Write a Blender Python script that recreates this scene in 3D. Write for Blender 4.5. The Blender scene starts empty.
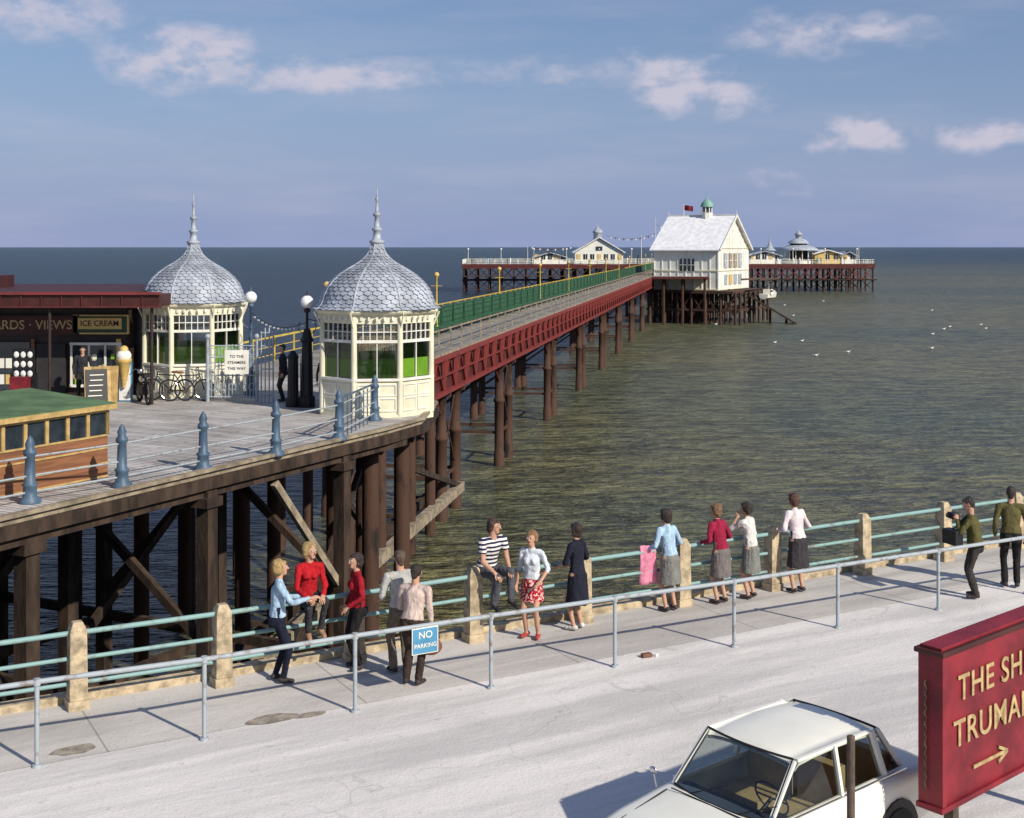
import bpy, math, random
import numpy as np
from mathutils import Vector, Matrix, noise
random.seed(7)
scene=bpy.context.scene
R=math.radians
# ---------------------------------------------------------------- materials
class NT:
    def __init__(s,nt): s.nt=nt
    def n(s,t,**k):
        nd=s.nt.nodes.new(t)
        for a,b in k.items(): setattr(nd,a,b)
        return nd
    def l(s,a,b): s.nt.links.new(a,b)
    def val(s,x,sock):
        if isinstance(x,(int,float)): sock.default_value=x
        elif isinstance(x,tuple): sock.default_value=x
        else: s.l(x,sock)
    def math(s,op,a,b=0.0,c=0.0,clamp=False):
        nd=s.n('ShaderNodeMath',operation=op); nd.use_clamp=clamp
        s.val(a,nd.inputs[0]); s.val(b,nd.inputs[1]); s.val(c,nd.inputs[2])
        return nd.outputs[0]
    def mix(s,f,a,b,mode='MIX'):
        nd=s.n('ShaderNodeMix',data_type='RGBA',blend_type=mode)
        s.val(f,nd.inputs[0])
        s.val(a if not isinstance(a,tuple) else a[:3]+(1,),nd.inputs[6]); s.val(b if not isinstance(b,tuple) else b[:3]+(1,),nd.inputs[7])
        return nd.outputs[2]
    def ramp(s,f,lo,hi):
        nd=s.n('ShaderNodeMapRange'); nd.interpolation_type='SMOOTHSTEP'
        s.val(f,nd.inputs[0]); nd.inputs[1].default_value=lo; nd.inputs[2].default_value=hi
        return nd.outputs[0]
    def noise(s,vec,scale,detail=4,rough=.55,dist=0):
        nd=s.n('ShaderNodeTexNoise'); nd.inputs['Scale'].default_value=scale
        nd.inputs['Detail'].default_value=detail; nd.inputs['Roughness'].default_value=rough
        nd.inputs['Distortion'].default_value=dist
        if vec is not None: s.l(vec,nd.inputs['Vector'])
        return nd.outputs['Fac']
    def mapping(s,vec,rot=(0,0,0),scale=(1,1,1),loc=(0,0,0)):
        nd=s.n('ShaderNodeMapping'); s.l(vec,nd.inputs[0])
        nd.inputs['Rotation'].default_value=rot; nd.inputs['Scale'].default_value=scale; nd.inputs['Location'].default_value=loc
        return nd.outputs[0]
def newmat(name):
    m=bpy.data.materials.new(name); m.use_nodes=True
    return m,NT(m.node_tree),m.node_tree.nodes['Principled BSDF']
def paint(name,c,rough=.6,var=.25,scale=3,bump=.15,bscale=30,dirt=None,metal=0,spec=.4,stretch=(1,1,1)):
    m,t,b=newmat(name)
    tc=t.n('ShaderNodeTexCoord').outputs['Object']
    v=t.mapping(tc,scale=stretch)
    n=t.noise(v,scale,4,.6)
    c=tuple(c)
    dk=tuple(x*(1-var) for x in c) if dirt is None else dirt
    lt=tuple(min(1,x*(1+var*.35)) for x in c)
    col=t.mix(t.ramp(n,.3,.7),dk,lt)
    if dirt is not None:
        col=t.mix(t.ramp(n,.52,.75),c,dirt)
    t.l(col,b.inputs['Base Color']); b.inputs['Roughness'].default_value=rough
    b.inputs['Metallic'].default_value=metal; b.inputs['Specular IOR Level'].default_value=spec
    if bump>0:
        bp=t.n('ShaderNodeBump'); bp.inputs['Strength'].default_value=bump; bp.inputs['Distance'].default_value=.02
        t.l(t.noise(v,bscale,3,.6),bp.inputs['Height']); t.l(bp.outputs[0],b.inputs['Normal'])
    return m
def planks(name,c1,c2,rot,w=.16,l=3.0,rough=.8):
    m,t,b=newmat(name)
    tc=t.n('ShaderNodeTexCoord').outputs['Object']
    v=t.mapping(tc,rot=(0,0,rot))
    br=t.n('ShaderNodeTexBrick'); t.l(v,br.inputs['Vector'])
    br.inputs['Scale'].default_value=1; br.inputs['Brick Width'].default_value=l; br.inputs['Row Height'].default_value=w
    br.inputs['Mortar Size'].default_value=.014; br.inputs['Color1'].default_value=c1+(1,); br.inputs['Color2'].default_value=c2+(1,)
    br.inputs['Mortar'].default_value=tuple(x*.15 for x in c1)+(1,)
    n=t.noise(t.mapping(v,scale=(.6,12,1)),2,5,.65); n2=t.noise(v,.7,4,.6)
    col=t.mix(.5,br.outputs['Color'],t.mix(n,(.3,.28,.27),(1,1,1)),'MULTIPLY')
    col=t.mix(.6,col,t.mix(t.ramp(n2,.35,.65),(.45,.42,.39),(1,1,1)),'MULTIPLY')
    t.l(col,b.inputs['Base Color']); b.inputs['Roughness'].default_value=rough
    bp=t.n('ShaderNodeBump'); bp.inputs['Strength'].default_value=.5; bp.inputs['Distance'].default_value=.02
    t.l(t.math('SUBTRACT',n,t.math('MULTIPLY',br.outputs['Fac'],2.)),bp.inputs['Height']); t.l(bp.outputs[0],b.inputs['Normal'])
    return m
RA=math.atan2(.492,.870)   # direction of the promenade
def concrete(name,base,dark,kind):
    m,t,b=newmat(name)
    tc=t.n('ShaderNodeTexCoord').outputs['Object']
    v=t.mapping(tc,rot=(0,0,-RA))
    st=t.noise(t.mapping(v,scale=(.10,1.0,1)),1.3,6,.62,.4)
    big=t.noise(v,.35,4,.6); fine=t.noise(v,26,4,.7); sp=t.noise(v,5,5,.65)
    col=t.mix(t.ramp(st,.34,.62),dark,base)
    col=t.mix(t.math('MULTIPLY',t.ramp(big,.50,.70),.5),col,tuple(x*.66 for x in base))
    col=t.mix(t.math('MULTIPLY',t.ramp(fine,.5,.75),.35),col,tuple(x*.45 for x in base))
    col=t.mix(t.math('MULTIPLY',t.ramp(sp,.60,.72),.45),col,tuple(x*.5 for x in base))
    if kind=='pave':
        br=t.n('ShaderNodeTexBrick'); t.l(v,br.inputs['Vector']); br.offset=0
        br.inputs['Scale'].default_value=1; br.inputs['Brick Width'].default_value=3.2; br.inputs['Row Height'].default_value=5.
        br.inputs['Mortar Size'].default_value=.012
        col=t.mix(t.math('MULTIPLY',br.outputs['Fac'],.6),col,tuple(x*.3 for x in base))
    else:
        vo=t.n('ShaderNodeTexVoronoi',feature='DISTANCE_TO_EDGE')
        dv=t.n('ShaderNodeVectorMath',operation='ADD'); t.l(v,dv.inputs[0])
        nn=t.n('ShaderNodeTexNoise'); nn.inputs['Scale'].default_value=1.5; t.l(v,nn.inputs['Vector']); t.l(nn.outputs['Color'],dv.inputs[1])
        t.l(dv.outputs[0],vo.inputs['Vector']); vo.inputs['Scale'].default_value=.21
        crack=t.math('SUBTRACT',1,t.ramp(vo.outputs['Distance'],.0,.005))
        col=t.mix(t.math('MULTIPLY',crack,t.math('MULTIPLY',t.ramp(big,.42,.6),.3)),col,tuple(x*.35 for x in base))
    t.l(col,b.inputs['Base Color']); b.inputs['Roughness'].default_value=.9; b.inputs['Specular IOR Level'].default_value=.2
    bp=t.n('ShaderNodeBump'); bp.inputs['Strength'].default_value=.5; bp.inputs['Distance'].default_value=.025
    t.l(t.math('ADD',t.math('MULTIPLY',fine,.6),sp),bp.inputs['Height']); t.l(bp.outputs[0],b.inputs['Normal'])
    return m
M={}
M['road']=concrete('road_concrete',(.74,.695,.65),(.53,.50,.47),'road')
M['pave']=concrete('pavement_concrete',(.58,.54,.49),(.40,.37,.34),'pave')
M['post']=paint('post_concrete',(.50,.40,.26),.9,.5,6,.6,40)
M['wallc']=paint('seawall_concrete',(.22,.19,.14),.9,.6,1.2,.8,8)
M['teal']=paint('teal_paint',(.22,.36,.34),.55,.4,5,.2,30,dirt=(.16,.12,.09))
M['greyrail']=paint('grey_paint',(.34,.38,.40),.55,.35,6,.1,30,dirt=(.20,.16,.14))
M['bluegrey']=paint('bluegrey_paint',(.07,.12,.18),.5,.3,5,.1,30)
M['silver']=paint('silver_paint',(.36,.40,.44),.45,.3,5,.1,30)
M['lead']=paint('lead_scales',(.40,.43,.48),.5,.4,2.0,.2,25,stretch=(1,1,.5))
M['cream']=paint('cream_paint',(.78,.74,.54),.5,.2,2,.12,30,stretch=(1,1,.4))
M['white']=paint('white_paint',(.80,.78,.68),.5,.16,2,.1,30,stretch=(1,1,.4))
M['yellow']=paint('yellow_paint',(.62,.45,.07),.5,.25,3,.1,30)
M['green']=paint('green_paint',(.03,.115,.05),.6,.4,3,.1,30)
M['lime']=paint('lime_blind',(.28,.50,.04),.7,.15,4,.05,30)
M['roofgreen']=paint('green_felt',(.10,.17,.075),.85,.35,2,.3,60)
M['red']=paint('red_girder',(.20,.030,.025),.7,.5,1.2,.3,20,dirt=(.075,.022,.016))
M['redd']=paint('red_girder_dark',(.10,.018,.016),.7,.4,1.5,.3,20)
M['signred']=paint('sign_red',(.21,.013,.022),.55,.45,2.2,.2,40)
M['fascia']=paint('fascia_red',(.065,.015,.012),.6,.4,2,.2,30)
M['pile']=paint('pile_iron',(.070,.034,.022),.85,.6,2.2,.6,12,dirt=(.012,.010,.008),stretch=(1,1,.4))
M['timber']=paint('timber_dark',(.055,.034,.022),.9,.7,3,.6,20,stretch=(1,1,.3))
M['timber2']=paint('timber_bleached',(.32,.26,.18),.85,.5,3,.6,20)
M['brown']=paint('brown_varnish',(.20,.085,.035),.55,.4,3,.3,20,stretch=(.3,.3,4))
M['darkwood']=paint('dark_paint',(.035,.02,.016),.6,.4,3,.2,20)
M['black']=paint('black_paint',(.012,.012,.014),.5,.3,3,.1,20)
M['slate']=paint('house_roof',(.80,.80,.80),.7,.18,1.5,.2,6)
M['housew']=paint('house_white',(.80,.785,.70),.6,.12,.5,.1,6)
M['copper']=paint('copper_green',(.20,.38,.31),.6,.3,3,.1,6)
M['gold']=paint('gold_letter',(.50,.36,.17),.6,.4,8,.05,30)
M['cone']=paint('cone_yellow',(.66,.46,.15),.5,.2,8,.1,30)
M['rust']=paint('rusty_iron',(.10,.07,.05),.7,.5,8,.4,30)
M['signblue']=paint('sign_blue',(.08,.27,.44),.5,.2,5,.03,30)
M['car']=paint('car_paint',(.80,.78,.68),.32,.08,1.2,.0,30,spec=.45)
M['chrome']=paint('chrome',(.6,.6,.6),.2,.1,5,0,30,metal=1)
M['rubber']=paint('rubber',(.02,.02,.02),.8,.3,5,.2,60)
M['seat']=paint('car_seat',(.42,.30,.14),.7,.2,5,.1,30)
M['stain']=paint('tar_patch',(.33,.28,.22),.9,.45,7,.5,20)
M['pink']=paint('pink_towel',(.72,.25,.36),.9,.3,14,.3,60)
M['bag']=paint('brown_bag',(.20,.09,.055),.6,.3,14,.3,60)
M['poster']=paint('poster',(.75,.74,.70),.6,.6,7,0,30,dirt=(.12,.10,.10))
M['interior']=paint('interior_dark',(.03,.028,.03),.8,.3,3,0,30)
M['leaf']=paint('scoop_white',(.8,.78,.7),.5,.1,3,.1,30)
M['dkgreen']=paint('dark_green',(.02,.06,.03),.5,.3,3,.1,30)
M['hutpost']=paint('hut_frame',(.50,.34,.13),.6,.3,6,.2,30)
M['deck']=planks('deck_planks',(.74,.70,.66),(.50,.47,.44),-R(63)+R(90))
M['pdeck']=planks('pier_planks',(.46,.43,.38),(.34,.32,.29),R(10))
M['hutwood']=paint('hut_boards',(.26,.11,.05),.65,.4,3,.3,20,stretch=(.3,.3,7))
def glassm(name,tint):
    m,t,b=newmat(name)
    out=[n for n in t.nt.nodes if n.type=='OUTPUT_MATERIAL'][0]
    tr=t.n('ShaderNodeBsdfTransparent'); tr.inputs[0].default_value=tint+(1,)
    gl=t.n('ShaderNodeBsdfGlossy'); gl.inputs['Roughness'].default_value=.03
    fr=t.n('ShaderNodeFresnel'); fr.inputs[0].default_value=1.5
    ms=t.n('ShaderNodeMixShader'); t.l(t.math('ADD',fr.outputs[0],.04),ms.inputs[0]); t.l(tr.outputs[0],ms.inputs[1]); t.l(gl.outputs[0],ms.inputs[2])
    t.l(ms.outputs[0],out.inputs['Surface']); return m
M['glass']=glassm('window_glass',(.75,.8,.78))
M['pane']=paint('dark_window',(.03,.04,.05),.1,.5,3,0,30,spec=.8)
def globem():
    m,t,b=newmat('opal_globe'); b.inputs['Base Color'].default_value=(.8,.8,.78,1); b.inputs['Roughness'].default_value=.15; return m
M['globe']=globem()
# ---------------------------------------------------------------- mesh builder
def frame(d):
    d=d.normalized(); up=Vector((0,0,1)) if abs(d.z)<.95 else Vector((1,0,0))
    s=d.cross(up).normalized(); t=s.cross(d).normalized(); return d,s,t
class MB:
    def __init__(s): s.v=[];s.f=[];s.m=[];s.mats=[];s.sm=[]
    def mi(s,mat):
        mat=M[mat] if isinstance(mat,str) else mat
        if mat not in s.mats: s.mats.append(mat)
        return s.mats.index(mat)
    def add(s,vs,fs,mat,sm=False):
        o=len(s.v); i=s.mi(mat); s.v+= [tuple(x) for x in vs]
        for f in fs: s.f.append(tuple(k+o for k in f)); s.m.append(i); s.sm.append(sm)
    def box(s,c,d,mat,yaw=0,mtx=None):
        x,y,z=[k/2 for k in d]
        vs=[Vector((a*x,b*y,e*z)) for a in(-1,1) for b in(-1,1) for e in(-1,1)]
        if yaw:
            r=Matrix.Rotation(yaw,3,'Z'); vs=[r@p for p in vs]
        if mtx is not None: vs=[mtx@p for p in vs]
        vs=[p+Vector(c) for p in vs]
        s.add(vs,[(0,1,3,2),(4,6,7,5),(0,4,5,1),(2,3,7,6),(0,2,6,4),(1,5,7,3)],mat)
    def beam(s,a,b,w,h,mat):
        a=Vector(a);b=Vector(b);d,si,t=frame(b-a)
        vs=[p+si*(w/2*x)+t*(h/2*y) for p in(a,b) for x,y in((-1,-1),(1,-1),(1,1),(-1,1))]
        s.add(vs,[(3,2,1,0),(4,5,6,7),(0,1,5,4),(1,2,6,5),(2,3,7,6),(3,0,4,7)],mat)
    def tube(s,a,b,r0,r1,mat,n=8):
        a=Vector(a);b=Vector(b);d,si,t=frame(b-a)
        vs=[]
        for p,r in((a,r0),(b,r1)):
            for k in range(n):
                w=2*math.pi*k/n; vs.append(p+si*(r*math.cos(w))+t*(r*math.sin(w)))
        s.add(vs,[(k,(k+1)%n,n+(k+1)%n,n+k) for k in range(n)],mat,n>6)
        s.add(vs[:n],[tuple(range(n-1,-1,-1))],mat); s.add(vs[n:],[tuple(range(n))],mat)
    def path(s,pts,r,mat,n=6):
        for a,b in zip(pts,pts[1:]): s.tube(a,b,r,r,mat,n)
    def lathe(s,c,prof,mat,n=16,ph=0,sm=True,cap=True):
        c=Vector(c); vs=[]
        for r,z in prof:
            for k in range(n):
                w=2*math.pi*k/n+ph; vs.append(c+Vector((r*math.cos(w),r*math.sin(w),z)))
        fs=[]
        for i in range(len(prof)-1):
            for k in range(n):
                fs.append((i*n+k,i*n+(k+1)%n,(i+1)*n+(k+1)%n,(i+1)*n+k))
        s.add(vs,fs,mat,sm)
        if cap:
            s.add(vs[:n],[tuple(range(n-1,-1,-1))],mat); s.add(vs[-n:],[tuple(range(n))],mat)
    def sphere(s,c,r,mat,n=12,sc=(1,1,1)):
        c=Vector(c);vs=[];m=n//2+1
        for i in range(m):
            a=-math.pi/2+math.pi*(i+.0001)/(m-1+.0002)
            for k in range(n):
                w=2*math.pi*k/n; vs.append(c+Vector((r*sc[0]*math.cos(a)*math.cos(w),r*sc[1]*math.cos(a)*math.sin(w),r*sc[2]*math.sin(a))))
        s.add(vs,[(i*n+k,i*n+(k+1)%n,(i+1)*n+(k+1)%n,(i+1)*n+k) for i in range(m-1) for k in range(n)],mat,True)
    def prism(s,poly,z0,z1,mat,matside=None):
        n=len(poly); vs=[(p[0],p[1],z0) for p in poly]+[(p[0],p[1],z1) for p in poly]
        s.add(vs,[tuple(range(n-1,-1,-1)),tuple(range(n,2*n))],mat)
        s.add(vs,[(k,(k+1)%n,n+(k+1)%n,n+k) for k in range(n)],matside or mat)
    def quad(s,pts,mat): s.add(pts,[tuple(range(len(pts)))],mat)
    def make(s,name,parent=None,bevel=0,loc=None,yaw=0):
        me=bpy.data.meshes.new(name); me.from_pydata(s.v,[],s.f)
        for m in s.mats: me.materials.append(m)
        me.polygons.foreach_set('material_index',s.m); me.polygons.foreach_set('use_smooth',s.sm); me.update()
        o=bpy.data.objects.new(name,me); scene.collection.objects.link(o)
        if parent: o.parent=parent
        if bevel:
            b=o.modifiers.new('b','BEVEL'); b.width=bevel; b.segments=2; b.limit_method='ANGLE'
        if loc is not None: o.location=loc
        o.rotation_euler.z=yaw
        return o
def group(name,loc=(0,0,0),yaw=0):
    e=bpy.data.objects.new(name,None); scene.collection.objects.link(e); e.location=loc; e.rotation_euler.z=yaw
    e.empty_display_size=.3; return e
def text(body,size,mat,origin,xdir,normal,parent,name='lettering',align='LEFT',ext=.004,space=1.0):
    cu=bpy.data.curves.new(name,'FONT'); cu.body=body; cu.size=size; cu.extrude=ext; cu.align_x=align; cu.offset=size*.008; cu.space_character=space
    cu.materials.append(M[mat]); o=bpy.data.objects.new(name,cu); scene.collection.objects.link(o)
    x=Vector(xdir).normalized(); z=Vector(normal).normalized(); y=z.cross(x)
    mt=Matrix((x,y,z)).transposed().to_4x4(); mt.translation=Vector(origin)
    o.parent=parent; o.matrix_local=mt; return o
# ---------------------------------------------------------------- camera, light, sky
H=5.8
cam=bpy.data.cameras.new('camera'); co=bpy.data.objects.new('camera',cam); scene.collection.objects.link(co)
co.location=(0,0,H); co.rotation_euler=(R(90),R(0),0)
cam.sensor_width=36; cam.lens=45; cam.shift_y=-162/1024; cam.clip_end=90000; cam.clip_start=.1
scene.camera=co
ELEV=R(34); sx,sy=.72,-.694
S=Vector((sx*math.cos(ELEV),sy*math.cos(ELEV),math.sin(ELEV)))
sl=bpy.data.lights.new('sun','SUN'); sl.energy=5.0; sl.angle=R(.7); sl.color=(1,.93,.82)
so=bpy.data.objects.new('sun',sl); scene.collection.objects.link(so); so.rotation_euler=S.to_track_quat('Z','Y').to_euler(); so.location=(20,-20,30)
w=bpy.data.worlds.new('World'); scene.world=w; w.use_nodes=True
t=NT(w.node_tree); bg=w.node_tree.nodes['Background']
sk=t.n('ShaderNodeTexSky',sky_type='NISHITA'); sk.sun_disc=False; sk.sun_elevation=ELEV; sk.sun_rotation=math.atan2(sx,sy)
sk.air_density=1.0; sk.dust_density=.6; sk.ozone_density=2.5
tc=t.n('ShaderNodeTexCoord').outputs['Generated']
sp=t.n('ShaderNodeSeparateXYZ'); t.l(tc,sp.inputs[0])
az=t.math('ARCTAN2',sp.outputs[0],sp.outputs[1]); el=sp.outputs[2]
nz=t.n('ShaderNodeTexNoise'); t.l(t.mapping(tc,scale=(1,1,2.0)),nz.inputs['Vector']); nz.inputs['Scale'].default_value=22; nz.inputs['Detail'].default_value=4
sn=t.n('ShaderNodeSeparateColor'); t.l(nz.outputs['Color'],sn.inputs[0])
az2=t.math('ADD',az,t.math('MULTIPLY',t.math('SUBTRACT',sn.outputs[0],.5),.08))
el2=t.math('ADD',el,t.math('MULTIPLY',t.math('SUBTRACT',sn.outputs[1],.5),.035))
blobs=[(-.2516,.142,.066,.024,1),(-.15,.131,.095,.018,.85),(-.353,.168,.09,.020,.6),(.125,.137,.035,.015,1),(.142,.115,.060,.016,.85),(.248,.160,.085,.020,.7),(.262,.087,.034,.017,1),(.36,.082,.05,.013,.85),(.205,.052,.035,.010,.45),(.03,.135,.12,.014,.4),(-.9,.15,.2,.03,.8),(.7,.15,.12,.02,.8)]
mask=None
for a,b_,ww,hh,o in blobs:
    dx=t.math('DIVIDE',t.math('SUBTRACT',az2,a),ww); dy=t.math('DIVIDE',t.math('SUBTRACT',el2,b_),hh)
    d=t.math('SQRT',t.math('ADD',t.math('MULTIPLY',dx,dx),t.math('MULTIPLY',dy,dy)))
    k=t.math('MULTIPLY',t.math('SUBTRACT',1.3,d,clamp=True),o)
    mask=k if mask is None else t.math('MAXIMUM',mask,k)
fb=t.noise(t.mapping(tc,scale=(1,1,1.8)),34,6,.6)
cl=t.math('MULTIPLY',mask,t.math('ADD',.35,t.math('MULTIPLY',t.ramp(fb,.25,.7),1.2)))
cl=t.math('MULTIPLY',t.ramp(cl,.03,1.15),.85)
haze=t.noise(t.mapping(tc,scale=(1,1,6)),4,5,.6)
cl=t.math('MAXIMUM',cl,t.math('MULTIPLY',t.ramp(haze,.42,.75),.20))
tint=t.mix(.5,sk.outputs[0],(1.6,2.35,4.7))
hz=t.math('SUBTRACT',1,t.ramp(el,-.02,.17))
base=t.mix(t.math('MULTIPLY',hz,.9),tint,(2.75,3.4,5.75))
fin=t.mix(cl,base,(6.2,5.9,6.9))
t.l(fin,bg.inputs['Color']); bg.inputs['Strength'].default_value=.1
scene.view_settings.view_transform='Standard'; scene.view_settings.look='None'; scene.view_settings.exposure=0
# ---------------------------------------------------------------- sea
ZS=-6.6
def seam():
    m,t,b=newmat('sea_water')
    tc=t.n('ShaderNodeTexCoord').outputs['Object']
    sep=t.n('ShaderNodeSeparateXYZ'); t.l(tc,sep.inputs[0])
    pat=t.noise(t.mapping(tc,scale=(.5,1,1)),.015,5,.6)
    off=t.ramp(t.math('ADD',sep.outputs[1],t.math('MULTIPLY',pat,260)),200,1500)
    unshaded=t.ramp(t.math('ADD',t.math('ADD',sep.outputs[0],t.math('MULTIPLY',sep.outputs[1],-.17)),t.math('MULTIPLY',pat,10)),-22,-6)
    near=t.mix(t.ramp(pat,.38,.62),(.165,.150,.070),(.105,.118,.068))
    near=t.mix(unshaded,(.016,.030,.052),near)  # navy tone: shade under deck and pier put into the water colour
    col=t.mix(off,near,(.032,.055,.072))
    v=t.mapping(tc,rot=(0,0,R(14)),scale=(.42,1.3,1))
    w1=t.noise(v,.16,2,.5,.2); w2=t.noise(v,.85,3,.6,.2); w3=t.noise(v,3.0,3,.65,.2)
    cs=t.math('ADD',w2,t.math('MULTIPLY',w3,.7))
    shade=t.ramp(cs,.68,1.02)
    col=t.mix(1.0,col,t.mix(shade,(.42,.44,.48),(1.4,1.38,1.3)),'MULTIPLY')
    foam=t.math('MULTIPLY',t.ramp(cs,1.10,1.2),.35)
    col=t.mix(foam,col,(.5,.52,.5))
    t.l(col,b.inputs['Base Color'])
    b.inputs['Roughness'].default_value=.30; b.inputs['IOR'].default_value=1.33; b.inputs['Specular IOR Level'].default_value=.27
    wh=t.math('ADD',t.math('MULTIPLY',w1,1.2),t.math('ADD',t.math('MULTIPLY',w2,1.5),t.math('MULTIPLY',w3,.62)))
    bp=t.n('ShaderNodeBump'); bp.inputs['Strength'].default_value=1; bp.inputs['Distance'].default_value=1.35
    t.l(wh,bp.inputs['Height']); t.l(bp.outputs[0],b.inputs['Normal'])
    return m
M['sea']=seam()
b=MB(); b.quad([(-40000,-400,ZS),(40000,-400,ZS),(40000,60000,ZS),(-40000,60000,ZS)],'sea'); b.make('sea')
b=MB()
for k in range(22):
    x=random.uniform(30,95); y=random.uniform(130,300)
    b.sphere((x,y,ZS+.12),.17,'leaf',8,(1.3,.6,.6)); b.sphere((x+.22,y,ZS+.24),.07,'leaf',6); b.beam((x-.15,y,ZS+.16),(x-.4,y,ZS+.2),.08,.03,'silver')
b.make('seagull_flock')
# ---------------------------------------------------------------- promenade
rd=Vector((.870,.492,0)).normalized(); rn=Vector((-rd.y,rd.x,0))
posts=[(-7.15,15.2),(-5.47,16.1),(-3.84,16.95),(-2.2,17.9),(-.57,18.85),(1.09,19.8),(2.75,20.72),(4.41,21.66),(6.22,22.7),(7.99,23.7),(9.7,24.65),(11.4,25.6),(13.1,26.55)]
A=Vector((-5.47,16.1,0))
def pr(a,n,z=0): return A+rd*a+rn*n+Vector((0,0,z))
b=MB()
c=[pr(-120,.42),pr(160,.42),pr(160,-80),pr(-120,-80)]
b.prism([(p.x,p.y) for p in reversed(c)],-9,0,'road','wallc')
b.make('promenade_road')
b=MB(); c=[pr(-120,-1.55,.004),pr(160,-1.75,.004),pr(160,.2,.004),pr(-120,.2,.004)]; b.quad(c,'pave'); b.make('pavement')
b=MB(); b.box(pr(20,.31,.03),(280,.22,.14),'post',RA); 
b.make('kerb',bevel=.015)
b=MB(); b.box(pr(-58,.95,-.75),(120,1.05,.5),'timber2',RA); b.box(pr(-58,1.5,-1.2),(120,.12,1.6),'timber',RA)
for k in range(14): b.box(pr(-14+k*1.3,1.60,-1.6),(.16,.12,2.6),'timber',RA)
b.make('timber_fender',bevel=.01)
def ellipse(name,x,y,a,bb,mat,z=.004):
    m=MB(); pts=[]
    for k in range(40):
        w_=2*math.pi*k/40; q=1+.14*noise.noise(Vector((math.cos(w_)*1.5+x,math.sin(w_)*1.5,y)))*2
        p=Vector((x,y,z))+rd*(a*q*math.cos(w_))+rn*(bb*q*math.sin(w_)); pts.append(p)
    m.quad(pts,mat); m.make(name)
ellipse('tar_patch',-5.04,14.76,.25,.14,'stain',.005); ellipse('tar_patch',-2.95,15.72,.33,.15,'stain',.009)
ellipse('tar_patch',-2.5,15.86,.20,.08,'stain',.0085)
b=MB(); b.box((1.9,18.1,.03),(.14,.08,.05),'bag',.4); b.box((2.03,18.15,.02),(.07,.07,.03),'poster',.9); b.make('litter')
# far rail
b=MB()
for i,p in enumerate(posts):
    ja=RA+random.uniform(-.05,.05); jh=random.uniform(-.015,.015)
    for z0,z1,w0,w1 in((0,.12,.26,.26),(.12,.98+jh,.225,.205),(.98+jh,1.08+jh,.205,.12)):
        vs=[]
        for z,ww in((z0,w0),(z1,w1)):
            for x,y in((-1,-1),(1,-1),(1,1),(-1,1)):
                q=Vector((x*ww/2,y*ww/2,z)); q.rotate(Matrix.Rotation(ja,3,'Z')); vs.append(q+Vector((p[0],p[1],0)))
        b.add(vs,[(3,2,1,0),(4,5,6,7),(0,1,5,4),(1,2,6,5),(2,3,7,6),(3,0,4,7)],'post')
for a_,c_ in zip(posts,posts[1:]):
    for z,r in((.95,.034),(.63,.028),(.32,.028)):
        b.tube((a_[0],a_[1],z+.01*(random.random()-.5)),(c_[0],c_[1],z+.01*(random.random()-.5)),r,r,'teal',10)
p=posts[0]
for z in(.95,.63,.32): b.tube((p[0]-17.4,p[1]-9.84,z),(p[0],p[1],z),.03,.03,'teal',8)
p=posts[-1]
for z in(.95,.63,.32): b.tube((p[0]+17.4,p[1]+9.84,z),(p[0],p[1],z),.03,.03,'teal',8)
b.make('promenade_railing',bevel=.008)
# near rail
NR=[(-10.5,11.55),(-8.8,12.45),(-7.05,13.35),(-5.30,14.28),(-3.62,15.06),(-1.958,15.97),(-.276,16.83),(1.42,17.68),(3.22,18.56),(4.96,19.49),(6.81,20.45),(8.6,21.4),(10.4,22.3),(12.2,23.2)]
b=MB()
def nv(i,z=0): return Vector(NR[i]+(z,))
for i in range(len(NR)):
    b.tube(nv(i),nv(i,.93),.027,.027,'greyrail',10); b.tube(nv(i),nv(i,.03),.06,.05,'greyrail',10)
    b.tube(nv(i,.91),nv(i,.985),.04,.04,'greyrail',10)
for i in range(len(NR)-1): b.tube(nv(i,.95),nv(i+1,.95),.030,.030,'greyrail',10)
b.make('tubular_handrail')
g=group('no_parking_sign'); q0=nv(5).lerp(nv(6),.49); q=q0+Vector((0,0,.775))-rn*.045
b=MB(); b.box(q,(.37,.012,.335),'white',RA); b.box(q-rn*.008,(.345,.008,.31),'signblue',RA)
for s_ in(-1,1): b.tube(q+rd*.12*s_+Vector((0,0,.16))+rn*.01,q0+Vector((0,0,.95))+rd*.12*s_,.006,.006,'black',6)
b.make('plate',g)
text('NO',.125,'white',q-rn*.014+Vector((0,0,.035)),rd,-rn,g,'lettering_no','CENTER')
text('PARKING',.076,'white',q-rn*.014+Vector((0,0,-.085)),rd,-rn,g,'lettering_parking','CENTER')
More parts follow.
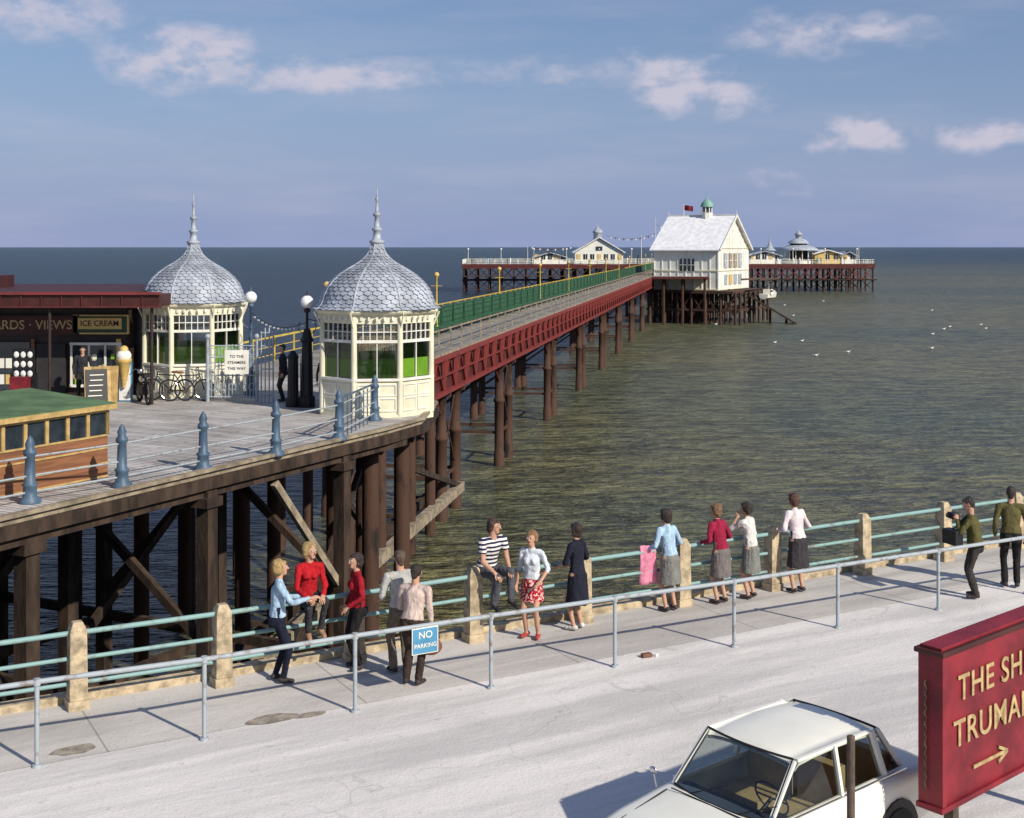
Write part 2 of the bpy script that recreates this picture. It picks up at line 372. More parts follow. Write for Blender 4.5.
# ---------------------------------------------------------------- entrance deck
ZD=1.1
deck=[(-12.5,14.9),(-8.67,22.3),(-3.26,32.9),(-2.45,34.9),(-2.3,38.5),(-3.9,41.5),(-5.0,45.5),(-11.2,46.5),(-13,52),(-40,52),(-40,14.9)]
b=MB(); b.prism(deck,ZD-.12,ZD,'deck','timber2')
edge=[Vector((x,y,0)) for x,y in deck[:7]]
for a_,c_ in zip(edge,edge[1:]):
    z=Vector((0,0,ZD-.24)); b.beam(a_+z,c_+z,.22,.24,'timber')
    z=Vector((0,0,ZD+.03)); b.beam(a_+z,c_+z,.16,.07,'timber2')
b.make('timber_deck')
b=MB()
ed=(edge[2]-edge[1]).normalized(); en=Vector((-ed.y,ed.x,0))
E=edge[1]
for a_ in(-6.5,.45,5.1,10.1):
    for r_ in range(0,5):
        p=E+ed*a_+en*(.15+r_*3.9+.1*math.sin(a_+r_))
        b.box(p+Vector((0,0,-3.4)),(.31,.31,8.2),'timber',R(63)); b.box(p+Vector((0,0,.46)),(.5,.44,.2),'timber',R(63))
        if r_<4:
            q=p+en*3.9
            if r_>0: b.beam(p+Vector((0,0,.3)),q+Vector((0,0,-3.6)),.14,.2,'timber')
            else: b.beam(q+Vector((0,0,.3)),p+Vector((0,0,-2.6)),.14,.18,'timber')
            b.beam(p+Vector((0,0,-4.2)),q+Vector((0,0,-4.2)),.18,.24,'timber')
for r_ in range(5):
    p=E+en*(.15+r_*3.9)
    b.beam(p+ed*-8+Vector((0,0,.68)),p+ed*13+Vector((0,0,.68)),.28,.24,'timber')
    for s0,s1 in((.45,5.1),(5.1,10.1)):
        if r_==1: b.beam(p+ed*s0+Vector((0,0,-3.4)),p+ed*s1+Vector((0,0,.4)),.14,.2,'timber')
        if r_ in(1,2,3): b.beam(p+ed*s0+Vector((0,0,-4.3)),p+ed*s1+Vector((0,0,-4.3)),.18,.22,'timber')
p=E+ed*10.1+en*.15; b.beam(p+ed*-2.6+Vector((0,0,.45)),p+ed*-.1+Vector((0,0,-2.4)),.13,.17,'timber2')
for x,y in((-3.75,33.9),(-3.1,36.),(-4.5,38.7),(-5.4,42),(-5,36),(-8,38),(-8,43),(-11,38),(-11,43),(-14,41)):
    b.tube((x,y,-9),(x,y,.9),.24,.22,'pile',12); b.box((x,y,.55),(.7,.7,.4),'pile')
b.beam((-3.75,33.9,-2.6),(-4.5,38.7,-2.6),.16,.22,'timber'); b.beam((-4.5,38.7,-2.6),(-5.4,42,-2.6),.16,.22,'timber')
b.beam((-5.2,31.2,-3.9),(-4.2,39.5,.3),.14,.2,'timber')
for k in range(40):
    y=16+k*.9
    xe=np.interp(y,[14.9,22.3,32.9,38.5,45.5],[-12.4,-8.7,-3.5,-2.6,-5.2])
    b.beam((xe,y,.86),(-34,y,.86),.14,.2,'timber')
b.make('deck_piles_and_bracing')
rp=[(-10.2,21.3),(-8.85,23.5),(-7.64,25.07),(-6.51,26.98),(-5.33,28.9),(-4.22,31.2),(-3.72,34.7)]
b=MB()
for x,y in rp:
    b.lathe((x,y,ZD),[(.2,0),(.2,.06),(.13,.12),(.12,.3),(.15,.34),(.10,.38),(.085,.85),(.12,.9),(.12,.95),(.075,1.0),(.09,1.08),(.05,1.18),(.01,1.24)],'bluegrey',14)
for a_,c_ in zip(rp,rp[1:]):
    for z in(.85,.5,.2): b.tube((a_[0],a_[1],ZD+z),(c_[0],c_[1],ZD+z),.020,.020,'greyrail',6)
a_,c_=Vector(rp[5]+(ZD,)),Vector(rp[6]+(ZD,))
for k in range(1,9):
    p=a_.lerp(c_,k/9); b.tube(p,p+Vector((0,0,.95)),.018,.018,'bluegrey',6)
b.tube(a_+Vector((0,0,1.0)),c_+Vector((0,0,1.0)),.03,.03,'bluegrey',8)
b.make('deck_railing')
# ---------------------------------------------------------------- kiosks
def kiosk(x,y,face,sc=1.0):
    g=group('kiosk',(x,y,ZD),face); ap=1.55; hw=ap*math.tan(math.pi/8)
    wl=MB(); gl=MB(); rf=MB()
    wl.lathe((0,0,-.12),[(1.72,0),(1.72,.2)],'cream',8,math.pi/8,False)
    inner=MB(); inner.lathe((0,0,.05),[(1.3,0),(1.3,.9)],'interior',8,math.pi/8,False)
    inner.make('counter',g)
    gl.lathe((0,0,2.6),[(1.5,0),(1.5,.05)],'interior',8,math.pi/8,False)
    for k in range(8):
        an=k*math.pi/4; r=Matrix.Rotation(an,3,'Z')
        def P(u,d,z): return r@Vector((d,u,z))
        def bx(u0,u1,z0,z1,d0,d1,mat,mb):
            vs=[P(u,d,z) for u in(u0,u1) for d in(d0,d1) for z in(z0,z1)]
            mb.add(vs,[(0,1,3,2),(4,6,7,5),(0,4,5,1),(2,3,7,6),(0,2,6,4),(1,5,7,3)],mat)
        bx(-hw,hw,.05,1.0,ap-.08,ap,'cream',wl)
        bx(-hw,hw,1.0,1.07,ap-.1,ap+.06,'white',wl)
        for u0,u1 in((-hw+.1,-.03),(.03,hw-.1)):
            for (a1,a2,z0,z1) in((u0,u1,.16,.2),(u0,u1,.5,.54),(u0,u1,.58,.62),(u0,u1,.88,.92),(u0,u0+.04,.2,.5),(u1-.04,u1,.2,.5),(u0,u0+.04,.62,.88),(u1-.04,u1,.62,.88)):
                bx(a1,a2,z0,z1,ap,ap+.025,'white',wl)
        bx(-hw+.07,hw-.07,2.05,2.13,ap-.06,ap+.02,'white',wl); bx(-hw+.07,hw-.07,2.58,2.9,ap-.06,ap+.02,'cream',wl)
        for u in(-.012,): bx(u,u+.025,1.07,2.05,ap-.045,ap-.0,'white',wl)
        for j in range(1,6):
            u=-hw+.07+(2*hw-.14)*j/6; bx(u-.012,u+.012,2.13,2.58,ap-.045,ap-.003,'white',wl)
        bx(-hw+.07,hw-.07,2.34,2.365,ap-.04,ap-.006,'white',wl)
        bx(-hw+.1,hw-.1,1.09,1.60,ap-.10,ap-.07,'lime',wl)
        gl.quad([P(-hw+.07,ap-.05,1.07),P(hw-.07,ap-.05,1.07),P(hw-.07,ap-.05,2.58),P(-hw+.07,ap-.05,2.58)],'glass')
        c_=P(hw,ap,0); c_=Vector((c_.x,c_.y,0)); n_=c_.normalized()
        wl.tube(c_-n_*.03+Vector((0,0,.05)),c_-n_*.03+Vector((0,0,2.92)),.09,.08,'cream',8)
        for q in range(3): wl.tube(c_+n_*(.02+.06*q)+Vector((0,0,2.45+.13*q)),c_+n_*(.1+.06*q)+Vector((0,0,2.62+.13*q)),.025,.025,'cream',6)
    wl.lathe((0,0,2.76),[(1.66,0),(1.70,.06),(1.82,.09),(1.86,.14),(1.86,.18),(1.7,.2)],'cream',8,math.pi/8,False)
    for k in range(48):
        a0=2*math.pi*k/48; wl.box((1.66*math.cos(a0),1.66*math.sin(a0),2.72),(.06,.06,.1),'white',a0)
    wl.make('walls',g); gl.make('glazing',g)
    prof=[(1.84,2.94),(1.76,2.98),(1.68,3.06),(1.62,3.18),(1.57,3.34),(1.48,3.53),(1.33,3.72),(1.13,3.90),(.89,4.06),(.65,4.19),(.45,4.32),(.31,4.45),(.22,4.6),(.16,4.8)]
    rf.lathe((0,0,0),[(a*.985,z) for a,z in prof],'lead',32)
    L=[0]
    for p0,p1 in zip(prof,prof[1:]): L.append(L[-1]+math.dist(p0,p1))
    rows=20
    for i in range(rows):
        s0=L[-1]*(i+.0)/rows*.97; s1=min(L[-1],s0+L[-1]/rows*1.25)
        r0=np.interp(s0,L,[p[0] for p in prof]); z0=np.interp(s0,L,[p[1] for p in prof])
        r1=np.interp(s1,L,[p[0] for p in prof]); z1=np.interp(s1,L,[p[1] for p in prof])
        n=40 if r0>.9 else (28 if r0>.5 else (16 if r0>.3 else 10))
        sm_=.5*(s0+s1); rm=np.interp(sm_,L,[p[0] for p in prof]); zm=np.interp(sm_,L,[p[1] for p in prof])
        for k in range(n):
            a0=2*math.pi*(k+(i%2)*.5)/n; hwid=math.pi/n*.97; jj=random.uniform(-.006,.008)
            def Q(a,r_,z,o=0): return Vector(((r_+o)*math.cos(a),(r_+o)*math.sin(a),z+o*.5))
            rf.add([Q(a0,r0,z0,.028+jj),Q(a0+hwid*.8,rm*.5+r0*.5,zm*.5+z0*.5,.022+jj),Q(a0+hwid,rm,zm,.015),Q(a0+hwid*.6,r1,z1,.003),Q(a0-hwid*.6,r1,z1,.003),Q(a0-hwid,rm,zm,.015),Q(a0-hwid*.8,rm*.5+r0*.5,zm*.5+z0*.5,.022+jj)],[(0,1,2,3,4,5,6)],'lead')
    for k in range(8):
        a0=k*math.pi/4+math.pi/8
        for p0,p1 in zip(prof,prof[1:]): rf.tube((p0[0]*1.01*math.cos(a0),p0[0]*1.01*math.sin(a0),p0[1]),(p1[0]*1.01*math.cos(a0),p1[0]*1.01*math.sin(a0),p1[1]),.03,.03,'lead',6)
    rf.lathe((0,0,0),[(.16,4.78),(.22,4.82),(.22,4.88),(.13,4.91),(.10,5.14),(.15,5.18),(.15,5.23),(.085,5.27),(.065,5.56),(.115,5.60),(.115,5.66),(.05,5.7),(.035,6.02),(.065,6.07),(.02,6.14),(.012,6.48)],'silver',12)
    rf.tube((-.12,0,6.2),(.12,0,6.2),.012,.012,'silver',6)
    rf.make('ogee_roof',g)
    g.scale=(sc,sc,1)
    return g
cf=math.atan2(-36.8,3.86)
kiosk(-3.88,36.8,cf,1.0); kiosk(-10.25,41.2,cf+.1,.97)
# ---------------------------------------------------------------- lamps, gate
def lamp(x,y,h,col='bluegrey',gr=.19):
    b=MB(); b.lathe((x,y,ZD),[(.2,0),(.2,.15),(.13,.2),(.12,.7),(.15,.75),(.08,.82),(.055,h*.6),(.08,h*.62),(.045,h*.65),(.04,h-.15),(.1,h-.12),(.1,h-.06),(.05,h)],col,14)
    for s_ in(-1,1):
        pts=[Vector((x+s_*(.05+.22*math.sin(k*.5)),y,ZD+h*.72+.08*k)) for k in range(6)]; b.path(pts,.013,col,6)
    b.sphere((x,y,ZD+h+gr*.9),gr,'globe',18); b.lathe((x,y,ZD+h+gr*1.8),[(.06,0),(.03,.05),(.008,.16)],col,10)
    return b.make('street_lamp')
lamp(-8.2,40.2,2.95); lamp(-6.02,37.6,2.92,'darkwood')
b=MB()
b.lathe((-6.02,37.6,ZD),[(.25,0),(.25,.3),(.19,.35),(.15,1.9),(.22,1.95),(.16,2.05),(.09,2.3)],'black',8,math.pi/8,False)
b.lathe((-6.45,37.7,ZD),[(.22,0),(.22,.25),(.17,.3),(.15,1.4),(.19,1.45),(.06,1.65)],'black',8,math.pi/8,False)
b.lathe((-4.95,38.1,ZD),[(.2,0),(.2,.25),(.15,.3),(.13,1.7),(.18,1.75),(.06,1.95)],'black',8,math.pi/8,False)
for k in range(7): b.tube((-6.4+k*.07,37.45,ZD),(-6.4+k*.07,37.45,ZD+1.3),.012,.012,'black',5)
b.make('iron_gate_pier')
b=MB(); g0=Vector((-9.25,38.9,ZD)); g1=Vector((-7.75,38.9,ZD))
for p in(g0,g1):
    b.tube(p,p+Vector((0,0,1.9)),.06,.05,'silver',8); b.sphere(p+Vector((0,0,1.98)),.09,'silver',10)
for z in(.15,.8,1.35,1.7): b.tube(g0+Vector((0,0,z)),g1+Vector((0,0,z)),.022,.022,'silver',6)
for k in range(1,14):
    p=g0.lerp(g1,k/14); b.tube(p+Vector((0,0,.1)),p+Vector((0,0,1.5+.25*math.sin(k/14*math.pi))),.014,.014,'silver',6)
for k in range(5):
    p=g0.lerp(g1,(k+.5)/5)
    for zz in(.45,1.08,1.52):
        b.path([p+Vector((.11*math.cos(w_),0,zz+.11*math.sin(w_))) for w_ in np.linspace(0,2*math.pi,9)],.012,'silver',5)
for k in range(4):
    b.tube((-7.6+k*.12,38.8,ZD),(-7.6+k*.12,38.8,ZD+2.3-.1*abs(k-1.5)),.022,.022,'silver',6)
for z in(.2,1.,1.7,2.1): b.tube((-7.62,38.8,ZD+z),(-7.22,38.8,ZD+z),.02,.02,'silver',6)
for k in range(8):
    b.tube((-6.95+k*.09,40.5,ZD),(-6.95+k*.09,40.5,ZD+1.3),.015,.015,'silver',5)
b.make('ornamental_gate')
g=group('direction_sign'); b=MB(); b.box((-8.3,38.6,2.33),(.72,.04,.72),'white'); b.make('board',g)
for i,s_ in enumerate(['TO THE','STEAMERS','THIS WAY']): text(s_,.12,'black',(-8.3,38.575,2.46-.18*i),(1,0,0),(0,-1,0),g,'lettering','CENTER',.002)
b=MB()
def catenary(a,c_,sag,n=14):
    a=Vector(a);c_=Vector(c_); pts=[a.lerp(c_,k/n)-Vector((0,0,sag*4*(k/n)*(1-k/n))) for k in range(n+1)]
    b.path(pts,.012,'black',4)
    for p in pts[1:-1]: b.sphere(p-Vector((0,0,.06)),.04,'globe',6)
catenary((-8.2,40.2,3.75),(-6.02,37.6,3.6),.3); catenary((-6.02,37.6,3.7),(-4.9,37.3,3.9),.15,6)
b.make('festoon_lights')
# ---------------------------------------------------------------- pier
P0=Vector((-3.255,55.7,0)); pd=Vector((.1686,.9857,0)); pn=Vector((-.9857,.1686,0))
def pp(s,o,z=0): return P0+pd*s+pn*o+Vector((0,0,z))
SA,SB=-13.5,302
g=group('pier'); b=MB()
c=[pp(SA,0),pp(SB,0),pp(SB,6.1),pp(SA,6.1)]
b.prism([(p.x,p.y) for p in c],ZD-.15,ZD-.01,'pdeck','timber2'); b.make('deck',g)
b=MB()
for o,fine in((0,True),(6.1,False)):
    for z,h,w_ in((.88,.18,.42),(-.66,.16,.42),(.1,.07,.3)): b.beam(pp(SA,o,z),pp(SB,o,z),w_,h,'red')
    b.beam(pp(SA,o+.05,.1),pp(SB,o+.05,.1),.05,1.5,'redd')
    s=SA
    while s<SB-2:
        b.beam(pp(s,o-.1 if fine else o+.1,-.64),pp(s,o-.1 if fine else o+.1,.84),.14,.14,'red')
        if fine:
            q=o-.06
            b.beam(pp(s,q,-.6),pp(s+1.2,q,.8),.1,.05,'red'); b.beam(pp(s+1.2,q,.8),pp(s+2.4,q,-.6),.1,.05,'red')
            b.beam(pp(s+.1,o-.22,.9),pp(s+.1,o-.16,.35),.1,.1,'red')
        s+=2.4
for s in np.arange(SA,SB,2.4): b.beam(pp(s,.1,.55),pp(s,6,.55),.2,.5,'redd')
b.make('girders',g)
b=MB()
bents=[2.3,17,36.3,55.6,75,94,113.5,134,154,174,194,214,234,254,274,294]
for i,s in enumerate(bents):
    for ds in((0,3.0) if i<9 else (0,)):
        for o in(.35,5.7):
            n_=12 if i<4 else 8
            b.lathe(pp(s+ds,o,-9),[(.30,0),(.30,3.2),(.26,3.25),(.26,6.0),(.32,6.05),(.32,6.2),(.24,6.25),(.23,8.0),(.32,8.05),(.32,8.3)],'pile',n_)
        b.beam(pp(s+ds,-.1,-.85),pp(s+ds,6.2,-.85),.3,.26,'pile')
        if i<8:
            b.beam(pp(s+ds,.35,-.9),pp(s+ds,5.7,-4.6),.07,.1,'pile')
            b.beam(pp(s+ds,.2,-4.7),pp(s+ds,5.9,-4.7),.12,.16,'pile')
    if i<8:
        for o in(.35,5.7):
            b.beam(pp(s,o,-.9),pp(s+3.,o,-4.6),.05,.07,'pile'); b.beam(pp(s+3.,o,-.9),pp(s,o,-4.6),.05,.07,'pile')
            b.beam(pp(s,o,-4.7),pp(s+3.,o,-4.7),.1,.14,'pile')
            b.beam(pp(s,o,-1.9),pp(s-1.6,o,-.7),.1,.13,'redd'); b.beam(pp(s+3.,o,-1.9),pp(s+4.6,o,-.7),.1,.13,'redd')
for s in(-13,-8.5,-4,-.5):
    for o in(.2,5.7): b.tube(pp(s,o,-9),pp(s,o,.5),.24,.22,'pile',12)
b.beam(pp(-22,.0,-5.5),pp(5,.0,-5.5),.34,.42,'timber2'); b.beam(pp(-22,1.0,-5.55),pp(5,1.0,-5.55),.3,.35,'timber')
for s in range(-21,5,2): b.beam(pp(s,-.1,-5.75),pp(s,2.2,-5.75),.16,.16,'timber')
b.beam(pp(-4,.0,-3.2),pp(4.6,.0,-5.4),.18,.22,'timber'); b.beam(pp(-13,.1,-5.2),pp(-8.5,.1,.2),.12,.16,'timber')
b.make('piles',g)
b=MB()
for o in(.12,5.98):
    for z in(1.0,.62,.28): b.beam(pp(SA,o,ZD+z),pp(SB,o,ZD+z),.06 if z==1. else .03,.07 if z==1. else .03,'yellow' if o>3 else 'timber2')
    s=SA
    while s<SB: b.beam(pp(s,o,ZD),pp(s,o,ZD+1.05),.06,.06,'yellow' if o>3 else 'timber2'); s+=2.4
b.make('railings',g)
b=MB()
s=2
while s<285:
    st_=3 if s<150 else 6
    b.beam(pp(s,3.05,ZD+.78),pp(s+st_-.2,3.05,ZD+.78),.06,1.2,'green')
    b.beam(pp(s,3.05,ZD+1.42),pp(s+st_,3.05,ZD+1.42),.14,.07,'green')
    for o in(2.6,3.5): b.beam(pp(s,o,ZD+.45),pp(s+st_-.2,o,ZD+.45),.42,.05,'green')
    if s<150:
        for z in(.55,.85,1.15): b.beam(pp(s,3.0,ZD+z),pp(s+2.8,3.0,ZD+z),.02,.03,'dkgreen')
        b.beam(pp(s+.2,2.6,ZD),pp(s+.2,2.6,ZD+.42),.3,.06,'green')
    b.beam(pp(s-.1,2.98,ZD),pp(s-.1,2.98,ZD+1.5),.09,.09,'dkgreen'); s+=st_
b.make('windscreen_benches',g)
b=MB()
for s in range(-6,290,19):
    p=pp(s,3.05,ZD); b.lathe(p,[(.12,0),(.12,.4),(.06,.5),(.045,3.0),(.08,3.05),(.03,3.1)],'yellow',8); b.sphere(p+Vector((0,0,3.2)),.15,'cone',10)
    b.tube(p+Vector((-.3,0,2.6)),p+Vector((.3,0,2.6)),.02,.02,'yellow',5)
b.make('lamp_standards',g)
b=MB()
for k in range(16):
    p=pp(-4+k*.36,2.6,ZD); b.beam(p+pn*-.6,p+pn*-.6+Vector((0,0,1.1)),.06,.04,'timber2'); b.beam(p+pn*.5,p+pn*-.5+Vector((0,0,1.1+.1*math.sin(k*2))),.5,.05,['cone','timber2','hutpost'][k%3])
b.make('deckchair_stack')
# ---------------------------------------------------------------- boathouse on the pier
yaw=R(28); g=group('lifeboat_house',(33.0,205,0),-yaw)
W1,W2=10.9,15.7; zb,ze,zr=-1.2,5.8,10.9
b=MB(); b.box((-W1/2,W2/2,(zb+ze)/2),(W1,W2,ze-zb),'housew')
for x in(0,-W1):
    b.add([(x,0,ze),(x,W2,ze),(x,W2/2,zr)],[(0,1,2)],'housew')
for k in range(9):
    x=-W1*k/8; b.box((x,-.05,(zb+ze)/2),(.14,.1,ze-zb),'housew')
for k in range(12):
    y=W2*k/11; zt=ze+(zr-ze)*(1-abs(y-W2/2)/(W2/2))-.3; b.box((.05,y,(zb+zt)/2),(.1,.14,zt-zb),'housew')
for z in(zb+.15,2.0,ze-.15): b.box((-W1/2,-.07,z),(W1,.14,.18),'cream'); b.box((.07,W2/2,z),(.14,W2,.18),'cream')
b.make('walls',g)
b=MB()
for sgn in(0,1):
    y0=-.7 if sgn==0 else W2+.7
    z0=ze-.45
    pts=[(-W1-.6,y0,z0),(.6,y0,z0),(.6,W2/2,zr+.15),(-W1-.6,W2/2,zr+.15)]
    b.add(pts+[(p[0],p[1],p[2]-.18) for p in pts],[(0,1,2,3),(7,6,5,4),(0,4,5,1),(1,5,6,2),(3,7,4,0)],'slate')
b.beam((-W1-.6,W2/2,zr+.22),(.6,W2/2,zr+.22),.25,.15,'white')
b.tube((.55,W2/2,zr),(.55,W2/2,zr+1.0),.08,.02,'white'); b.tube((-W1-.5,W2/2,zr),(-W1-.5,W2/2,zr+1.0),.08,.02,'white')
for y0 in(-.7,W2+.7): b.beam((.62,y0,ze-.5),(.62,W2/2,zr+.1),.12,.35,'white')
b.make('roof',g)
b=MB()
for x in(-5.9,-4.5):
    b.box((x,-.12,2.9),(1.1,.08,2.0),'pane'); b.box((x,-.17,2.9),(.07,.05,2.0),'white'); b.box((x,-.17,2.9),(1.1,.05,.07),'white')
for y in(3.5,6.,8.5,11.):
    b.box((.12,y,3.6),(.08,1.6,2.4),'timber2' if y in(6.,8.5) else 'lead'); b.box((.17,y,3.6),(.05,.12,2.4),'white'); b.box((.17,y,3.6),(.05,1.6,.12),'white'); b.box((.12,y,.5),(.08,1.4,1.6),'cone' if y==6. else 'lead')
b.make('windows',g)
b=MB(); cx,cy=-W1*.42,W2/2
b.lathe((cx,cy,zr-.4),[(.95,0),(.95,1.),(1.1,1.1)],'white',8,0,False); b.lathe((cx,cy,zr+.7),[(.75,0),(.75,.9)],'pane',8,0,False)
for k in range(8):
    a_=k*math.pi/4; b.tube((cx+.8*math.cos(a_),cy+.8*math.sin(a_),zr+.6),(cx+.8*math.cos(a_),cy+.8*math.sin(a_),zr+1.7),.1,.1,'white',6)
b.lathe((cx,cy,zr+1.6),[(1.15,0),(1.1,.15),(.95,.6),(.6,1.0),(.2,1.3),(.06,1.5),(.03,2.6)],'copper',16)
b.make('cupola',g)
b=MB(); b.tube((-W1+2.2,W2/2,zr),(-W1+2.2,W2/2,zr+2.2),.06,.04,'white',6)
vs=[];n_=8
for k in range(n_+1):
    for z in(0,1): vs.append((-W1+2.2+.2*k,W2/2+.12*math.sin(k*1.1),zr+1.1+.9*z-.03*k))
b.add(vs,[(2*k,2*k+2,2*k+3,2*k+1) for k in range(n_)],'signred'); b.make('flag',g)
b=MB(); b.box((-W1/2+1.,W2/2,zb-.25),(W1+4,W2+3,.4),'pile')
for i in range(7):
    for j in range(8):
        x=-W1-.6+i*2.45;y=-1+j*2.5; b.tube((x,y,-9),(x,y,zb-.3),.24,.22,'pile',7)
    b.beam((-W1-.6+i*2.45,-1,-4.3),(-W1-.6+i*2.45,16.5,-4.3),.2,.3,'pile')
for j in(0,3,7):
    for i in range(6):
        x=-W1-.6+i*2.45; y=-1+j*2.5
        b.beam((x,y,-1.8),(x+2.45,y,-5.5),.12,.16,'pile'); b.beam((x+2.45,y,-1.8),(x,y,-5.5),.12,.16,'pile')
b.beam((-W1-1,-1,-4.3),(4,-1,-4.3),.25,.35,'pile')
b.beam((3,6,-2.),(10.5,9,-6.9),3.,.3,'timber')
for k in range(3): b.tube((4+k*2.4,6.3+k*.9,-9),(4+k*2.4,6.3+k*.9,-2.8-k*1.4),.2,.2,'pile',6)
b.make('substructure',g)
b=MB(); c=[pp(150,-9),pp(172,-9),pp(172,-.3),pp(150,-.3)]; b.prism([(p.x,p.y) for p in c],ZD-.4,ZD-.02,'pdeck','redd')
for s in np.arange(151,172,4):
    for o in(-2,-5,-8.5): b.tube(pp(s,o,-9),pp(s,o,.7),.22,.22,'pile',6)
b.make('side_landing')
g=group('motor_boat',(42.9,214,-2.9),R(60)); b=MB(); st=[(-2.6,.8,0),(-1.5,1.05,0),(0,1.15,0),(1.5,.9,.15),(2.6,.35,.35),(3.0,.05,.5)]
vs=[]
for x,ww,dz in st:
    for y,z in((-ww,.9+dz),(-ww*.85,.3),(0,0),(ww*.85,.3),(ww,.9+dz)): vs.append((x,y,z))
fs=[(i*5+k,i*5+k+1,(i+1)*5+k+1,(i+1)*5+k) for i in range(5) for k in range(4)]+[(0,1,2,3,4)]
fs+=[(i*5+4,i*5,(i+1)*5,(i+1)*5+4) for i in range(5)]
b.add(vs,fs,'white'); b.box((-.3,0,1.25),(1.6,1.2,.8),'white'); b.box((-.3,0,1.35),(1.3,1.25,.3),'pane'); b.tube((.2,0,1.6),(.2,0,3.),.04,.03,'white'); b.make('hull',g)
b=MB(); 
for s_ in(-1,1): b.tube((-2,s_,.7),(-2,s_,3.4),.07,.07,'rust',6); b.tube((2,s_,.8),(2,s_,3.4),.07,.07,'rust',6); b.beam((-2.3,s_,3.4),(2.3,s_,3.4),.15,.2,'rust')
b.beam((-2,-1,3.45),(-9,-1.5,3.45),.2,.3,'rust'); b.beam((-2,1,3.45),(-9,1.5,3.45),.2,.3,'rust')
b.make('davits',g)
# ---------------------------------------------------------------- pier head
g=group('pier_head')
X0,X1,Y0,Y1=-13.7,101,350,384
b=MB(); b.prism([(X0,Y0),(X1,Y0+6),(X1,Y1),(X0,Y1)],.4,ZD,'pdeck','redd')
b.make('platform',g)
b=MB()
def fy(x): return Y0+6*(x-X0)/(X1-X0)
nx=34
for i in range(nx):
    x=X0+.5+(X1-X0-1)*i/(nx-1); yy=fy(x)
    for j,dy in enumerate((.5,8,16,24)):
        b.tube((x,yy+dy,-9),(x,yy+dy,.5),.26,.26,'pile',6)
    m_='red' if x>60 else 'pile'
    b.beam((x,yy,-.1),(x,yy+24,-.1),.3,.4,'pile')
    if i<nx-1:
        x2=X0+.5+(X1-X0-1)*(i+1)/(nx-1)
        for dy in(.4,16):
            b.beam((x,yy+dy,.2),(x2,yy+dy,-3.2),.14,.18,m_); b.beam((x2,yy+dy,.2),(x,yy+dy,-3.2),.14,.18,m_)
            b.beam((x,yy+dy,-3.3),(x2,yy+dy,-6.3),.14,.16,'pile'); b.beam((x2,yy+dy,-3.3),(x,yy+dy,-6.3),.14,.16,'pile')
for z,h in((.1,.5),(-3.3,.4)):
    b.beam((X0,Y0+.2,z),(X1,Y0+6.2,z),.4,h,'redd'); b.beam((X0,Y0+8,z),(X1,Y0+14,z),.4,h,'pile')
b.beam((X0,Y0-1.,-2.2),(15,fy(15)-1,-2.2),2.,.25,'pile'); b.beam((68,fy(68)-1,-3.2),(X1,fy(X1)-1,-3.2),2.,.25,'timber')
b.make('piles',g)
b=MB()
for a_,c_ in(((X0,Y0+.2),(X1,Y0+6.2)),((X1,Y0+6.2),(X1,Y1)),((X0,Y0+.2),(X0,Y1)),((X0,Y1),(X1,Y1))):
    a_=Vector(a_+(ZD,));c_=Vector(c_+(ZD,)); n_=int((c_-a_).length/2.2)
    for k in range(n_+1): p=a_.lerp(c_,k/n_); b.beam(p,p+Vector((0,0,1.25)),.12,.12,'white')
    for z in(1.2,.7,.3): b.beam(a_+Vector((0,0,z)),c_+Vector((0,0,z)),.06,.09,'white')
for x in list(range(-12,101,9)):
    yy=fy(x)+.6; b.tube((x,yy,ZD),(x,yy,ZD+3.9),.09,.07,'white',6); b.sphere((x,yy,ZD+4.1),.3,'globe',8)
for k in range(60):
    x=random.uniform(X0+1,X1-1); yy=fy(x)+random.uniform(1,8); b.lathe((x,yy,ZD),[(.12,0),(.22,.8),(.25,1.35),(.1,1.45),(.13,1.6),(.05,1.75)],random.choice(['black','signblue','bag','poster','darkwood']),6)
b.make('railing',g)
def pavilion(name,x0,x1,y0,y1,ze,zr,cup,mat='cream',roof='slate'):
    g=group(name); b=MB(); b.box(((x0+x1)/2,(y0+y1)/2,(ZD+ze)/2),(x1-x0,y1-y0,ze-ZD),mat)
    n_=int((x1-x0)/1.8)
    for k in range(n_):
        x=x0+(x1-x0)*(k+.5)/n_; b.box((x,y0-.05,ZD+2.0),(1.1,.1,1.5),'pane' if k%3 else 'cone'); b.box((x,y0-.12,ZD+2),(.08,.06,1.5),'white')
    xm=(x0+x1)/2
    b.add([(x0,y0,ze),(x1,y0,ze),(xm,y0,zr)],[(0,1,2)],mat); b.add([(x0,y1,ze),(x1,y1,ze),(xm,y1,zr)],[(0,1,2)],mat)
    b.box((xm,y0-.08,ze+.8),(1.8,.1,1.1),'pane'); b.make('walls',g)
    b=MB()
    for s_,xe in((-1,x0-.6),(1,x1+.6)):
        pts=[(xe,y0-.8,ze-.25),(xm,y0-.8,zr+.2),(xm,y1+.6,zr+.2),(xe,y1+.6,ze-.25)]
        b.add(pts+[(p[0],p[1],p[2]-.25) for p in pts],[(0,1,2,3),(7,6,5,4),(0,4,5,1),(1,5,6,2),(2,6,7,3),(3,7,4,0)],roof)
    b.make('roof',g)
    if cup:
        b=MB(); b.lathe((xm,(y0+y1)/2,zr-.5),[(1.2,0),(1.2,1.8),(1.5,1.9),(1.35,2.3),(.8,2.9),(.3,3.3),(.08,3.6),(.04,4.6)],'lead',12); b.make('cupola',g)
pavilion('pier_pavilion',17.4,30.6,352.5,364,4.6,8.4,True,'housew')
pavilion('shelter',6,15,354,360,3.2,4.2,False,'housew','lead')
pavilion('cafe_pavilion',85,92,359,366,4.2,4.9,False,'cone','slate')
